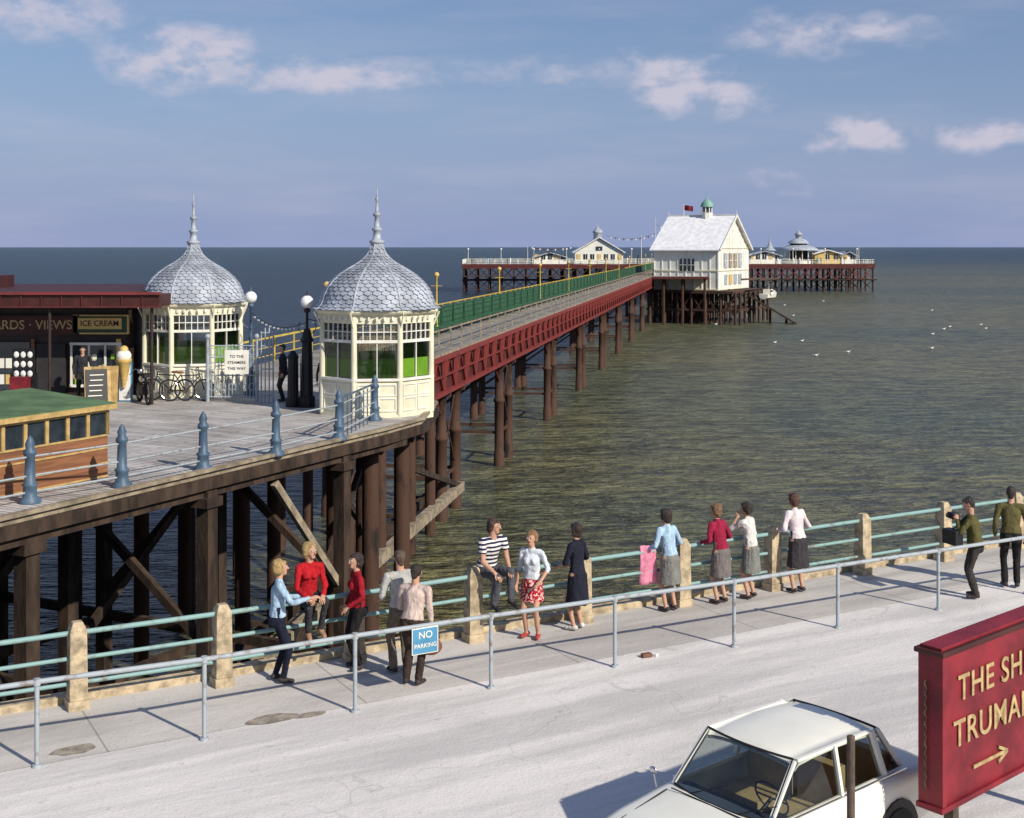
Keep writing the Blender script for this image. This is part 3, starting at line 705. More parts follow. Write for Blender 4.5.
pavilion('shelter',92.5,96.5,359,366,3.4,4.4,False,'housew','lead')
pavilion('shelter',66,75,357.5,363,3.6,4.6,False,'housew','lead')
b=MB(); b.lathe((72.5,360,ZD+2),[(1.3,0),(1.3,1.6),(1.9,1.7),(1.0,2.4),(.6,3.2),(.25,4.2),(.1,5.4),(.04,6.4)],'silver',10,0,False); b.make('turret_kiosk')
b=MB(); C=(81.5,364,ZD)
b.lathe(C,[(4.8,0),(4.8,.9)],'white',16)
for k in range(16):
    a_=k*math.pi/8; b.tube((C[0]+4.6*math.cos(a_),C[1]+4.6*math.sin(a_),ZD+.8),(C[0]+4.6*math.cos(a_),C[1]+4.6*math.sin(a_),ZD+3.8),.12,.12,'white',6)
b.lathe((C[0],C[1],ZD+3.7),[(5.8,0),(5.9,.15),(4.6,.9),(3.2,1.4),(2.4,1.6)],'lead',16); b.lathe((C[0],C[1],ZD+.5),[(2.4,0),(2.4,5.4)],'interior',16)
b.lathe((C[0],C[1],ZD+5.7),[(3.1,0),(3.0,.2),(2.4,.8),(1.5,1.3),(.9,1.5)],'lead',16); b.lathe((C[0],C[1],ZD+7.1),[(.9,0),(.9,.9),(1.2,1.),(.9,1.5),(.3,2.0),(.05,2.4),(.04,3.4)],'silver',12)
b.make('bandstand')
b=MB()
for x,y,h in((4.3,352,5),(39.5,352,13),(36,356,8),(60,356,9),(97,358,5)):
    b.tube((x,y,ZD),(x,y,ZD+h),.1,.05,'white',6)
b.make('flagpole')
b=MB()
def festoon(a,c_,sag,n=12):
    a=Vector(a);c_=Vector(c_); pts=[a.lerp(c_,k/n)-Vector((0,0,sag*4*(k/n)*(1-k/n))) for k in range(n+1)]
    b.path(pts,.035,'black',4)
    for k,p in enumerate(pts[1:-1]):
        b.add([p,p+Vector((.5,0,0)),p+Vector((.25,0,-.6))],[(0,1,2)],'signred' if k%2 else 'white')
festoon((26,353,9),(39.5,352,9.5),1.2); festoon((39.5,352,12),(60,356,9),1.5,16); festoon((4.3,352,6),(17,353,6),.8)
b.make('bunting')
# ---------------------------------------------------------------- seafront shop
g=group('seafront_shop'); b=MB()
b.box((-17.6,43.3,ZD+1.55),(11.2,7,3.1),'darkwood'); b.make('walls',g)
b=MB(); b.box((-17.6,43,4.36),(12.2,9,.14),'fascia'); b.box((-16.6,38.75,4.2),(12.2,1.3,.36),'fascia'); b.box((-16.6,38.06,4.42),(12.3,.1,.08),'red'); b.box((-16.6,38.06,4.02),(12.3,.12,.05),'redd')
for k in range(20): b.box((-22.4+k*.6,38.08,4.22),(.03,.05,.34),'redd')
b.box((-20,43,4.62),(5,4,.4),'fascia')
b.make('canopy',g)
b=MB()
for x in(-13.8,-10.75): b.tube((x,38.2,ZD),(x,38.2,3.98),.05,.05,'darkwood')
b.make('canopy_posts',g)
b=MB(); b.box((-15.0,39.68,3.38),(3.2,.1,.62),'darkwood'); b.box((-15.0,39.62,3.38),(3.1,.04,.52),'fascia'); b.box((-12.75,39.68,3.4),(1.75,.1,.6),'cone'); b.box((-12.75,39.62,3.4),(1.65,.04,.5),'dkgreen'); b.box((-12.75,39.59,3.43),(1.35,.03,.34),'cone'); b.make('sign_boards',g)
text('CARDS · VIEWS',.40,'gold',(-13.6,39.585,3.26),(1,0,0),(0,-1,0),g,'lettering','RIGHT'); text('ICE CREAM',.24,'fascia',(-12.75,39.565,3.36),(1,0,0),(0,-1,0),g,'lettering','CENTER')
b=MB()
b.box((-12.9,39.72,2.15),(1.5,.08,1.25),'pane'); b.box((-12.9,39.66,2.8),(1.6,.06,.08),'white'); b.box((-12.9,39.66,1.5),(1.6,.1,.08),'white')
for x in(-13.65,-13.1,-12.6,-12.15): b.box((x,39.66,2.15),(.06,.06,1.25),'white')
for k in range(20):
    b.box((-13.5+random.random()*1.2,39.675-.001*k,1.62+random.random()*1.),(.12,.02,.16),random.choice(['poster','cone','signred','white','lime']))
b.box((-14.3,39.72,1.95),(.9,.08,1.7),'interior'); b.box((-15.6,39.72,2.1),(1.3,.08,1.5),'pane')
for k in range(10): b.box((-16.1+(k%5)*.26,39.66,1.7+(k//5)*.5),(.2,.04,.3),random.choice(['poster','cone','signblue','white']))
b.box((-12.2,39.7,2.),(.12,.12,1.9),'cone'); b.box((-14.85,39.7,2.),(.1,.12,1.9),'brown')
b.make('shopfront',g)
b=MB(); b.box((-14.35,37.6,2.35),(.66,.05,.95),'black'); 
for i in range(3):
    for j in range(3): b.sphere((-14.55+i*.2,37.57,2.08+j*.28),.08,'poster',10,(1,.2,1.2))
b.box((-14.35,37.63,1.6),(.8,.05,1.0),'black'); b.make('poster_board')
b=MB(); b.box((-14.3,37.2,1.85),(.5,.3,.35),'signred'); b.box((-14.3,37.2,1.38),(.06,.06,.56),'rust'); b.make('newspaper_stand')
b=MB(); b.box((-11.75,38.9,ZD+.6),(.42,.1,1.2),'signblue'); b.box((-11.75,38.84,ZD+.6),(.34,.04,1.1),'poster'); b.lathe((-11.75,38.75,ZD+.45),[(.05,0),(.2,.75),(.24,.78),(.24,.86)],'cone',16); b.sphere((-11.75,38.75,ZD+1.4),.23,'leaf',14,(1,.9,.9)); b.sphere((-11.75,38.75,ZD+1.58),.14,'cone',12)
b.make('ice_cream_cone_sign')
b=MB(); Mx=Matrix.Rotation(R(-14),3,'X'); Mz=Matrix.Rotation(R(25),3,'Z')
b.box((-12.3,38.0,ZD+.58),(.75,.04,1.15),'hutpost',mtx=Mz@Mx); b.box((-12.32,37.96,ZD+.6),(.62,.03,.95),'black',mtx=Mz@Mx); b.box((-12.18,38.3,ZD+.58),(.75,.04,1.15),'hutpost',mtx=Mz@Matrix.Rotation(R(14),3,'X'))
for k in range(5): b.box((-12.33,37.935+(k-2)*.037,ZD+.3+.15*k),(.4-.05*(k%2),.012,.025),'white',mtx=Mz@Mx)
b.make('a_board')
# ---------------------------------------------------------------- green roofed hut
d=(Vector((-7.94,25.9,0))-Vector((-9.25,23.6,0))).normalized(); n=Vector((-d.y,d.x,0)); o=Vector((-8.30,26.2,ZD))
def hp(a,nn,z): return o-d*a+n*nn+Vector((0,0,z))
g=group('wooden_hut'); b=MB(); Lh=5.6; Dh=2.3; HE=1.42
for (a0,n0,a1,n1) in((0,0,Lh,0),(Lh,0,Lh,Dh),(Lh,Dh,0,Dh),(0,Dh,0,0)):
    p0=hp(a0,n0,0);p1=hp(a1,n1,0)
    b.beam(p0+Vector((0,0,.42)),p1+Vector((0,0,.42)),.06,.84,'hutwood')
    for z in(.03,.3,.6,.86): b.beam(p0+Vector((0,0,z)),p1+Vector((0,0,z)),.095,.035,'hutpost')
    b.beam(p0+Vector((0,0,1.38)),p1+Vector((0,0,1.38)),.10,.10,'hutpost')
    L_=(p1-p0).length; k_=max(2,int(L_/.5))
    for k in range(k_+1): p=p0.lerp(p1,k/k_); b.box(p+Vector((0,0,1.11)),(.08,.08,.48),'hutpost',math.atan2(d.y,d.x))
    b.beam(p0+Vector((0,0,1.1)),p1+Vector((0,0,1.1)),.012,.46,'pane' )
b.make('walls',g)
b=MB(); pts=[hp(-.15,-.12,HE+.02),hp(Lh+.25,-.12,HE+.02),hp(Lh+.25,Dh+.2,HE+.18),hp(-.15,Dh+.2,HE+.18)]
b.add(pts+[p+Vector((0,0,.07)) for p in pts],[(3,2,1,0),(4,5,6,7),(0,1,5,4),(1,2,6,5),(2,3,7,6),(3,0,4,7)],'roofgreen')
b.beam(pts[0],pts[1],.05,.10,'hutpost'); b.beam(pts[0],pts[3],.05,.10,'hutpost'); b.make('roof',g)
# ---------------------------------------------------------------- bicycles
def bicycle(x,y,yaw,name='bicycle',moped=False):
    b=MB()
    def ring(cx,r,rr,mat):
        b.path([Vector((cx+r*math.cos(w_),0,.34+r*math.sin(w_))) for w_ in np.linspace(0,2*math.pi,21)],rr,mat,6)
    for cx in(-.52,.52):
        ring(cx,.32,.022 if not moped else .045,'rubber'); ring(cx,.29,.01,'chrome')
        for k in range(10):
            w_=k*math.pi/5; b.tube((cx,0,.34),(cx+.29*math.cos(w_),0,.34+.29*math.sin(w_)),.003,.003,'chrome',4)
    for p,q in(((-.52,0,.34),(-.05,0,.3)),((-.05,0,.3),(-.18,0,.82)),((-.18,0,.82),(-.52,0,.34)),((-.17,0,.78),(.35,0,.8)),((-.05,0,.3),(.36,0,.75)),((.34,0,.9),(.52,0,.34))): b.tube(p,q,.018,.018,'black',6)
    b.path([Vector(p) for p in((.22,-.26,.98),(.32,-.2,1.0),(.35,0,.95),(.32,.2,1.0),(.22,.26,.98))],.014,'chrome',6)
    b.sphere((-.2,0,.88),.1,'brown',10,(1.3,.7,.4)); b.tube((-.05,-.1,.3),(-.05,.1,.3),.06,.06,'rust',8)
    if moped:
        b.sphere((.1,0,.72),.16,'chrome',12,(1.6,.8,.9)); b.box((-.0,0,.4),(.4,.22,.3),'rust'); b.sphere((.42,0,.92),.1,'chrome',10); b.box((-.3,0,.86),(.5,.24,.1),'rubber')
    b.make(name,loc=(x,y,ZD),yaw=yaw,bevel=0)
bicycle(-9.9,39.0,R(5)); bicycle(-10.5,39.15,R(170)); bicycle(-11.1,38.6,R(120),'moped',True)
# ---------------------------------------------------------------- car
def car():
    g=group('parked_car',(2.43,11.93,0),math.atan2(-.64,-.768)); g.scale=(.92,.93,.935)
    b=MB(); st=[(1.95,.56,.42,.62),(1.93,.66,.36,.69),(1.85,.71,.30,.745),(1.5,.735,.25,.80),(1.0,.745,.22,.845),(.75,.745,.22,.865),(.0,.745,.2,.88),(-1.0,.745,.2,.885),(-1.35,.74,.22,.87),(-1.75,.72,.28,.82),(-1.9,.68,.34,.77),(-1.95,.58,.42,.70)]
    vs=[]
    for x,w_,zb_,zt in st:
        half=[(0,zb_),(w_*.85,zb_),(w_*.98,zb_+.08),(w_,zb_+(zt-zb_)*.45),(w_*1.0,zt-.14),(w_*.985,zt-.06),(w_*.94,zt-.015),(w_*.84,zt+.005),(w_*.5,zt+.03),(0,zt+.04)]
        ring=[(x,y,z) for y,z in half]+[(x,-y,z) for y,z in half[-2:0:-1]]
        n_=len(ring); vs+=ring
    fs=[(i*n_+k,i*n_+(k+1)%n_,(i+1)*n_+(k+1)%n_,(i+1)*n_+k) for i in range(len(st)-1) for k in range(n_)]
    fs+=[tuple(range(n_-1,-1,-1)),tuple(range((len(st)-1)*n_,len(st)*n_))]
    keep=[]
    for f in fs:
        c_=sum((Vector(vs[i]) for i in f),Vector())/len(f)
        if len(f)==4 and -1.2<c_.x<.7 and c_.z>.86 and abs(c_.y)<.6: continue
        keep.append(f)
    b.add(vs,keep,'car',True); o=b.make('body',g)
    b=MB(); rx=[.36,.30,.1,-.3,-.7,-.92,-1.0]; vs=[]; ny=11
    for i,x in enumerate(rx):
        cz=1.38-.35*(x+.3)**2*.25
        ww=.565-.02*abs(x+.3)
        for j in range(ny):
            yy=-1+2*j/(ny-1); drop=.055*abs(yy)**3+.012*yy*yy
            edge=.035 if i in(0,len(rx)-1) else 0
            vs.append((x+(.05*(1-yy*yy) if i==0 else 0),yy*ww,cz+.03-drop-edge))
    fs=[(i*ny+j,i*ny+j+1,(i+1)*ny+j+1,(i+1)*ny+j) for i in range(len(rx)-1) for j in range(ny-1)]
    nv_=len(vs); vs+= [(x,y*.99,z-.035) for x,y,z in vs]
    fs+=[tuple(nv_+k for k in reversed(f)) for f in fs]
    per=[j for j in range(ny)]+[i*ny+ny-1 for i in range(1,len(rx))]+[(len(rx)-1)*ny+j for j in range(ny-2,-1,-1)]+[i*ny for i in range(len(rx)-2,0,-1)]
    fs+=[(per[k],per[(k+1)%len(per)],nv_+per[(k+1)%len(per)],nv_+per[k]) for k in range(len(per))]
    b.add(vs,fs,'car',True); b.make('roof',g)
    b=MB(); gl=MB(); tr=MB()
    for s_ in(-1,1):
        A1=Vector((.80,s_*.60,.875));A2=Vector((.36,s_*.54,1.335)); B1=Vector((-.22,s_*.665,.88));B2=Vector((-.24,s_*.56,1.345)); C1=Vector((-.95,s_*.655,.88));C2=Vector((-.86,s_*.55,1.335)); D1=Vector((-1.32,s_*.60,.875));D2=Vector((-1.0,s_*.53,1.32))
        A0=Vector((.62,s_*.665,.875))
        for p,q,w_ in((A1,A2,.045),(B1,B2,.05),(C1,C2,.07),(D1,D2,.055),(Vector((.34,s_*.555,1.34)),C2,.035)): b.beam(p,q,w_,w_*.8,'car')
        b.beam(Vector((.72,s_*.665,.875)),Vector((-1.3,s_*.655,.88)),.05,.04,'car'); tr.beam(Vector((.7,s_*.695,.895)),Vector((-1.3,s_*.69,.895)),.015,.012,'chrome')
        b.add([A1,A0,A2],[(0,1,2)],'glass')
        q=Vector((0,s_*-.004,0))
        gl.quad([A0+q,B1+q,B2+q,A2+q],'glass'); gl.quad([B1+q,C1+q,C2+q,B2+q],'glass'); gl.quad([C1+q,D1+q,D2+q,C2+q],'glass')
        tr.beam(Vector((.5,s_*.735,.2)),Vector((.5,s_*.755,.80)),.012,.008,'rubber'); tr.beam(Vector((-.22,s_*.75,.22)),Vector((-.22,s_*.752,.82)),.012,.006,'rubber')
        tr.beam(Vector((-.1,s_*.765,.72)),Vector((.03,s_*.765,.72)),.03,.02,'chrome')
        tr.tube((.95,s_*.70,.85),(.95,s_*.74,.98),.01,.01,'chrome'); tr.sphere((.95,s_*.75,1.0),.05,'chrome',12,(.3,1,.8))
        tr.sphere((1.90,s_*.5,.60),.095,'chrome',14,(.5,1,1)); tr.sphere((1.925,s_*.5,.60),.08,'globe',14,(.4,1,1))
        for x in(1.22,-1.05):
            tr.tube((x,s_*.55,.3),(x,s_*.765,.3),.36,.36,'black',20); tr.tube((x,s_*.6,.29),(x,s_*.775,.29),.29,.28,'rubber',20); tr.tube((x,s_*.77,.29),(x,s_*.785,.29),.15,.13,'chrome',16)
    for xb,xt,zb_,zt,wb,wt,cv in((.80,.36,.885,1.35,.60,.53,.10),(-1.32,-1.0,.885,1.33,.58,.51,-.06)):
        N=8; v2=[]
        for k in range(N+1):
            y=-1+2*k/N; e=cv*(1-y*y); v2.append((xb+e,y*wb,zb_)); v2.append((xt+e*.6,y*wt,zt))
        gl.add(v2,[(2*k,2*k+2,2*k+3,2*k+1) for k in range(N)],'glass',True)
        for o_ in(0,1): tr.path([Vector(v2[2*k+o_]) for k in range(N+1)],.012,'rubber',6)
        tr.path([Vector(v2[0]),Vector(v2[1])],.013,'rubber',6); tr.path([Vector(v2[2*N]),Vector(v2[2*N+1])],.013,'rubber',6)
    b.make('pillars',g); gl.make('glass',g)
    for y in(-.3,.3): tr.tube((.88,y,.9),(.72,y+.32,1.03),.006,.005,'black')
    for x in(1.97,-1.97): tr.beam((x,-.68,.42),(x,.68,.42),.07,.09,'chrome')
    tr.beam((.93,-.52,.893),(.93,.52,.893),.012,.008,'rubber')
    for s_ in(-1,1): tr.beam((.95,s_*.56,.872),(1.86,s_*.5,.765),.01,.01,'rubber')
    tr.make('trim',g)
    b=MB(); b.box((-.2,0,.42),(2.0,1.25,.06),'interior'); b.box((.72,0,.80),(.2,1.15,.14),'interior')
    for y in(-.32,.32):
        b.box((-.1,y,.6),(.5,.5,.16),'seat'); b.box((-.36,y,.86),(.12,.5,.5),'seat')
    b.box((-.95,0,.62),(.45,1.15,.18),'seat'); b.box((-1.15,0,.84),(.12,1.15,.4),'seat')
    b.path([Vector((.42+.08*math.cos(w_),.32+.19*math.sin(w_),.93+.17*math.cos(w_))) for w_ in np.linspace(0,2*math.pi,19)],.011,'black',6)
    b.beam((.42,.14,.93),(.42,.5,.93),.02,.015,'black'); b.tube((.42,.32,.93),(.68,.32,.8),.02,.02,'black'); b.make('interior',g,bevel=.02)
car()
# ---------------------------------------------------------------- pub sign & post
k_=1.075
g=group('pub_sign'); s_=Vector((.757,.652,0)).normalized(); nn=Vector((s_.y,-s_.x,0)); o=Vector((3.6*k_,10.7*k_,0)); ya=math.atan2(s_.y,s_.x)
ZT=5.8-3.40*k_; ZM=ZT-.66*k_; ZB=ZT-1.32*k_
b=MB(); cc=o+s_*1.35-nn*.12
b.box(cc+Vector((0,0,ZM)),(2.7,.2,1.30*k_),'signred',ya)
b.box(cc+Vector((0,0,ZT-.01)),(2.78,.30,.045),'fascia',ya); b.box(cc+Vector((0,0,ZT+.025)),(2.7,.22,.03),'signred',ya)
b.box(cc+Vector((0,0,ZB)),(2.76,.27,.05),'signred',ya)
for a_ in(.03,2.67): b.box(o+s_*a_-nn*.12+Vector((0,0,ZM)),(.07,.25,1.28*k_),'signred',ya)
for a_ in(.35,2.35): b.box(o+s_*a_-nn*.12+Vector((0,0,ZB/2)),(.1,.1,ZB),'rust',ya)
b.make('board',g,bevel=.006)
q=o+s_*.16*k_-nn*.006
text('THE SHIP',.31*k_,'gold',q+s_*.10+Vector((0,0,ZT-.46*k_)),s_,nn,g,space=1.1); text('TRUMANS',.32*k_,'gold',q+s_*.02+Vector((0,0,ZT-.84*k_)),s_,nn,g,space=1.08)
b=MB(); z=ZT-1.08*k_; q2=q+nn*.004
b.beam(q2+s_*.36+Vector((0,0,z)),q2+s_*.96+Vector((0,0,z)),.012,.03,'gold'); b.beam(q2+s_*.98+Vector((0,0,z)),q2+s_*.82+Vector((0,0,z+.07)),.012,.03,'gold'); b.beam(q2+s_*.98+Vector((0,0,z)),q2+s_*.82+Vector((0,0,z-.07)),.012,.03,'gold')
b.make('arrow',g)
b=MB()
p=o-s_*.03-nn*.16
for k in range(22): 
    c_=p+Vector((0,0,ZT-.3-.045*k)); m_=Matrix.Rotation(ya+(R(90) if k%2 else 0),3,'Z')
    b.path([c_+m_@Vector((.012*math.cos(w_),0,.028*math.sin(w_))) for w_ in np.linspace(0,2*math.pi,7)],.005,'rust',4)
b.make('chain',g)
b=MB(); b.tube((2.78,10.5,0),(2.78,10.5,1.78),.034,.034,'rust',12); b.sphere((2.78,10.5,1.78),.036,'rust',10,(1,1,.5)); b.make('iron_post')
# ---------------------------------------------------------------- people
cm={}
def cloth(c,rough=.9,kind='plain'):
    key=(c,kind)
    if key in cm: return cm[key]
    m,t,b_=newmat('cloth'); tc=t.n('ShaderNodeTexCoord').outputs['Object']
    if kind=='stripe':
        sp=t.n('ShaderNodeSeparateXYZ'); t.l(tc,sp.inputs[0])
        f=t.math('GREATER_THAN',t.math('FRACT',t.math('MULTIPLY',sp.outputs[2],16)),.5)
        col=t.mix(f,(.02,.025,.06),(.74,.71,.66))
    elif kind=='print':
        f=t.ramp(t.noise(tc,30,2,.5),.52,.58); col=t.mix(f,(.36,.012,.02),(.7,.5,.45))
    else:
        f=t.ramp(t.noise(t.mapping(tc,scale=(2,2,.7)),9,4,.6),.3,.7); col=t.mix(f,tuple(x*.72 for x in c),tuple(min(1,x*1.1) for x in c))
    t.l(col,b_.inputs['Base Color']); b_.inputs['Roughness'].default_value=rough; b_.inputs['Specular IOR Level'].default_value=.2
    bp=t.n('ShaderNodeBump'); bp.inputs['Strength'].default_value=.7; bp.inputs['Distance'].default_value=.02
    t.l(t.noise(t.mapping(tc,scale=(1.6,1.6,.5)),14,4,.5,.6),bp.inputs['Height']); t.l(bp.outputs[0],b_.inputs['Normal'])
    cm[key]=m; return m
def hairm(c):
    key=(c,'hair')
    if key in cm: return cm[key]
    m,t,b_=newmat('hair'); tc=t.n('ShaderNodeTexCoord').outputs['Object']
    n_=t.noise(t.mapping(tc,scale=(1,1,.35)),60,4,.6,1.5)
    t.l(t.mix(t.ramp(n_,.3,.7),tuple(x*.4 for x in c),tuple(min(1,x*1.3) for x in c)),b_.inputs['Base Color']); b_.inputs['Roughness'].default_value=.45
    bp=t.n('ShaderNodeBump'); bp.inputs['Strength'].default_value=1; bp.inputs['Distance'].default_value=.02
    t.l(n_,bp.inputs['Height']); t.l(bp.outputs[0],b_.inputs['Normal']); cm[key]=m; return m
skin=paint('skin',(.52,.29,.19),.55,.15,14,.05,60,spec=.35); lips=cloth((.35,.08,.07)); eyew=cloth((.7,.68,.65)); eyed=cloth((.02,.015,.01))
def ik(a,b_,l1,l2,pole):
    d=b_-a; L=min(d.length,(l1+l2)*.998); L=max(L,abs(l1-l2)+.02); u=d.normalized()
    ca=(l1*l1+L*L-l2*l2)/(2*l1*L); ca=max(-1,min(1,ca)); p=pole-u*pole.dot(u); p.normalize()
    return a+u*(l1*ca)+p*(l1*math.sqrt(1-ca*ca)), a+u*L
V=Vector
def human(name,loc,face,h=1.62,male=False,top=(.5,.5,.5),topkind='plain',sleeve='long',bottom='skirt',bcol=(.15,.15,.16),bkind='plain',hem=.47,
          hair=(.05,.03,.02),style='short',shoe=(.05,.04,.04),pel=(0,0,.92),neck=None,hl=None,hr=None,al=(-.10,0,.085),ar=(.10,0,.085),
          headyaw=0,headpitch=0,kpole=(0,1,0),epl=(-.7,-1,-.3),epr=(.7,-1,-.3),curl=.5,skirt_front=0,low=False,handdir=None):
    fx,fy_=face; k=h/1.70
    P=V(pel); N=V(neck) if neck else P+V((0,.015,.50))
    up=(N-P).normalized(); side=V((1,0,0))
    sw=.195 if male else .158; bulk=1.08 if male else .95
    SL=N+V((-sw,0,-.045)); SR=N+V((sw,0,-.045))
    hl=V(hl) if hl else V((-.25,.05,.86)); hr=V(hr) if hr else V((.25,.05,.86))
    EL,WL=ik(SL,hl,.285,.25,V(epl)); ER,WR=ik(SR,hr,.285,.25,V(epr))
    HL=P+V((-.088,0,-.03)); HR=P+V((.088,0,-.03))
    KL,AL=ik(HL,V(al),.43,.41,V(kpole)+V((-.08,0,0))); KR,AR=ik(HR,V(ar),.43,.41,V(kpole)+V((.08,0,0)))
    T=cloth(top,kind=topkind); B=cloth(bcol,kind=bkind); HM=hairm(hair); SH=cloth(shoe,.5)
    mats=[skin,T,B,HM,SH,lips,eyew,eyed]
    pr_=[]
    def cap(p0,p1,r0,r1,mat,a=1,b_=1,sv=side,flat=False): pr_.append((V(p0),V(p1),r0,r1,a,b_,V(sv),mat,flat))
    waist=P.lerp(N,.32); chest=P.lerp(N,.72)
    pb=1.42 if not male else 1.3
    cap(P-up*.03,waist,.118*bulk,.096*bulk,2 if bottom!='dress' else 1,pb,.98)
    cap(P.lerp(N,.12),chest,.102*bulk,.118*bulk,1,1.28,.95)
    cap(chest,N-up*.07,.118*bulk,.08,1,1.34,.85)
    cap(SL+V((.01,0,.0)),SR-V((.01,0,.0)),.055*bulk,.055*bulk,1)
    cap(N-up*.06,N+up*.0,.07,.055,1,1.15,1)
    if not male:
        for s in(-1,1): cap(chest+V((s*.062,.075,-.03)),chest+V((s*.062,.085,-.045)),.056,.050,1)
    for s in(-1,1): cap(P+V((s*.06,-.05,-.05)),P+V((s*.06,-.055,-.06)),.088,.085,2 if bottom!='dress' else 1)
    Hc=N+up*.06+V((0,.025,.120)); HR_=Matrix.Rotation(headyaw,3,'Z')@Matrix.Rotation(headpitch,3,'X')
    def hp_(x,y,z): return Hc+HR_@V((x,y,z))
    hs=HR_@side
    cap(N-V((0,0,.03)),hp_(0,-.015,-.06),.050 if not male else .058,.046 if not male else .055,0)
    cap(hp_(0,-.012,.015),hp_(0,.0,.005),.094,.091,0,.80,1.0,hs)
    cap(hp_(0,.02,-.02),hp_(0,.052,-.080),.066,.034,0,.95,1,hs)
    cap(hp_(0,.086,.012),hp_(0,.106,-.022),.009,.014,0)
    for s in(-1,1): cap(hp_(s*.078,-.004,.012),hp_(s*.084,-.008,-.022),.016,.012,0,.5,1,hs)
    cap(hp_(0,-.030,.026),hp_(0,-.020,.028),.099,.090,3,.87,1.0,hs)
    cap(hp_(-.02,.044,.070),hp_(.02,.044,.070),.032,.032,3)
    if style!='crop':
        cap(hp_(0,-.050,.0),hp_(0,-.058,-.065),.085,.064,3,1.0,.9,hs)
        for s in(-1,1): cap(hp_(s*.066,-.015,.03),hp_(s*.070,-.026,-.045),.034,.028,3,.8,1.3,hs)
    else: cap(hp_(0,-.05,.0),hp_(0,-.052,-.045),.074,.055,3,.95,.9,hs)
    if style=='up': cap(hp_(0,-.05,.065),hp_(0,-.035,.075),.066,.056,3)
    if style=='bouf':
        cap(hp_(0,-.036,.030),hp_(0,-.030,.034),.098,.094,3,.96,1,hs)
        rs=random.Random(int(abs(loc[0]*97+loc[1]*31)*10))
        for q in range(10):
            a_=rs.uniform(3.0,6.4); zz=rs.uniform(-.06,.05); cap(hp_(.066*math.cos(a_),-.03+.066*math.sin(a_),zz),hp_(.066*math.cos(a_+.4),-.03+.066*math.sin(a_+.4),zz-.02),.034,.028,3)
    if style=='long': cap(hp_(0,-.07,-.03),hp_(0,-.085,-.15),.085,.06,3,1.05,.7,hs)
    for s,Sh,El,Wr in((-1,SL,EL,WL),(1,SR,ER,WR)):
        if sleeve=='long':
            cap(Sh,El,.053*bulk,.043*bulk,1); cap(El,Wr-(Wr-El).normalized()*.02,.042*bulk,.033,1); cap(El,Wr,.03,.025,0)
        elif sleeve=='elbow':
            cap(Sh,El,.051*bulk,.045,1); cap(El,El+(Wr-El)*.2,.044,.042,1,1,1,side,True); cap(El,Wr,.035*bulk,.025,0)
        else:
            cap(Sh,El,.043*bulk,.038*bulk,0); cap(Sh-(El-Sh)*.05,Sh.lerp(El,.55),.062*bulk,.057*bulk,1,1,1,side,True); cap(El,Wr,.038*bulk,.026,0)
    for s,Hp,Kn,An in((-1,HL,KL,AL),(1,HR,KR,AR)):
        if bottom=='trousers':
            cap(Hp,Kn,.084*bulk,.060*bulk,2); cap(Kn,An+(Kn-An)*.06,.058*bulk,.044 if not male else .056,2); cap(Kn,An,.04,.036,0)
        else:
            cap(Hp,Kn,.08,.052,0); cap(Kn,An,.047,.033,0)
            m_=Kn.lerp(An,.3)+V((0,-.014,0)); cap(m_,m_.lerp(An,.25),.046,.04,0)
        fd=V((s*.22,1,0)).normalized() if not low else V((s*.1,1,-.35)).normalized()
        cap(An+V((0,-.0,-.03))-fd*.035,An+V((0,0,-.045))+fd*.13,.038,.030,4,1.15,1,fd.cross(V((0,0,1))))
        cap(An,An+V((0,0,-.03)),.036,.038,4 if bottom=='trousers' else 0)
    if bottom in('skirt','dress'):
        m_=2 if bottom=='skirt' else 1
        c0=P.lerp(N,.22); pb_=V((P.x*.3,(AL.y+AR.y)/2*.6+P.y*.4+skirt_front,P.z-.1)); hb=V((pb_.x,pb_.y,hem))
        cap(c0,V((P.x,P.y,P.z-.06)),.100,.146,m_,1.22,.98,side,True); cap(V((P.x,P.y,P.z-.05)),hb,.146,.170 if bottom=='skirt' else .185,m_,1.2,1.0,side,True)
    if bottom in('skirt','trousers'):
        cap(P.lerp(N,.3),P.lerp(N,.04),.108*bulk,.126*bulk,1,1.26,1.0,side,True)
    hands=[]
    for s,El,Wr in((-1,EL,WL),(1,ER,WR)):
        d=(Wr-El).normalized()
        if handdir: d=V(handdir[0 if s<0 else 1]).normalized()
        inn=V((-s,.25,0)) if abs(d.z)>.6 else V((-s*.2,0,-1)); nm=(inn-d*inn.dot(d)).normalized(); ac=d.cross(nm).normalized()
        if ac.dot(V((0,1,.6)))<0: ac=-ac
        cap(Wr,Wr+d*.075,.027,.030,0,1.35,.55,ac); hands.append((Wr,d,nm,ac))
    vs=[];fs=[]
    for p0,p1,r0,r1,a,b_,sv,mat,flat in pr_:
        ax=(p1-p0)
        if ax.length<1e-4: ax=V((0,0,1))*1e-3; p1=p0+ax
        ax.normalize(); s1=(sv-ax*sv.dot(ax))
        if s1.length<.1: s1=V((0,1,0))-ax*ax.y
        s1.normalize(); t1=ax.cross(s1); n_=18; rings=[]
        if flat: rings=[(p0,r0*.98),(p0.lerp(p1,.5),(r0+r1)/2),(p1,r1)]
        else:
            for e in(80,52,25): rings.append((p0-ax*(r0*math.sin(R(e))*min(a,b_,1)),r0*math.cos(R(e))))
            rings+=[(p0,r0),(p0.lerp(p1,.5),(r0+r1)/2),(p1,r1)]
            for e in(25,52,80): rings.append((p1+ax*(r1*math.sin(R(e))*min(a,b_,1)),r1*math.cos(R(e))))
        o=len(vs)
        for c_,r_ in rings:
            for q in range(n_):
                w_=2*math.pi*q/n_; vs.append(c_+s1*(a*r_*math.cos(w_))+t1*(b_*r_*math.sin(w_)))
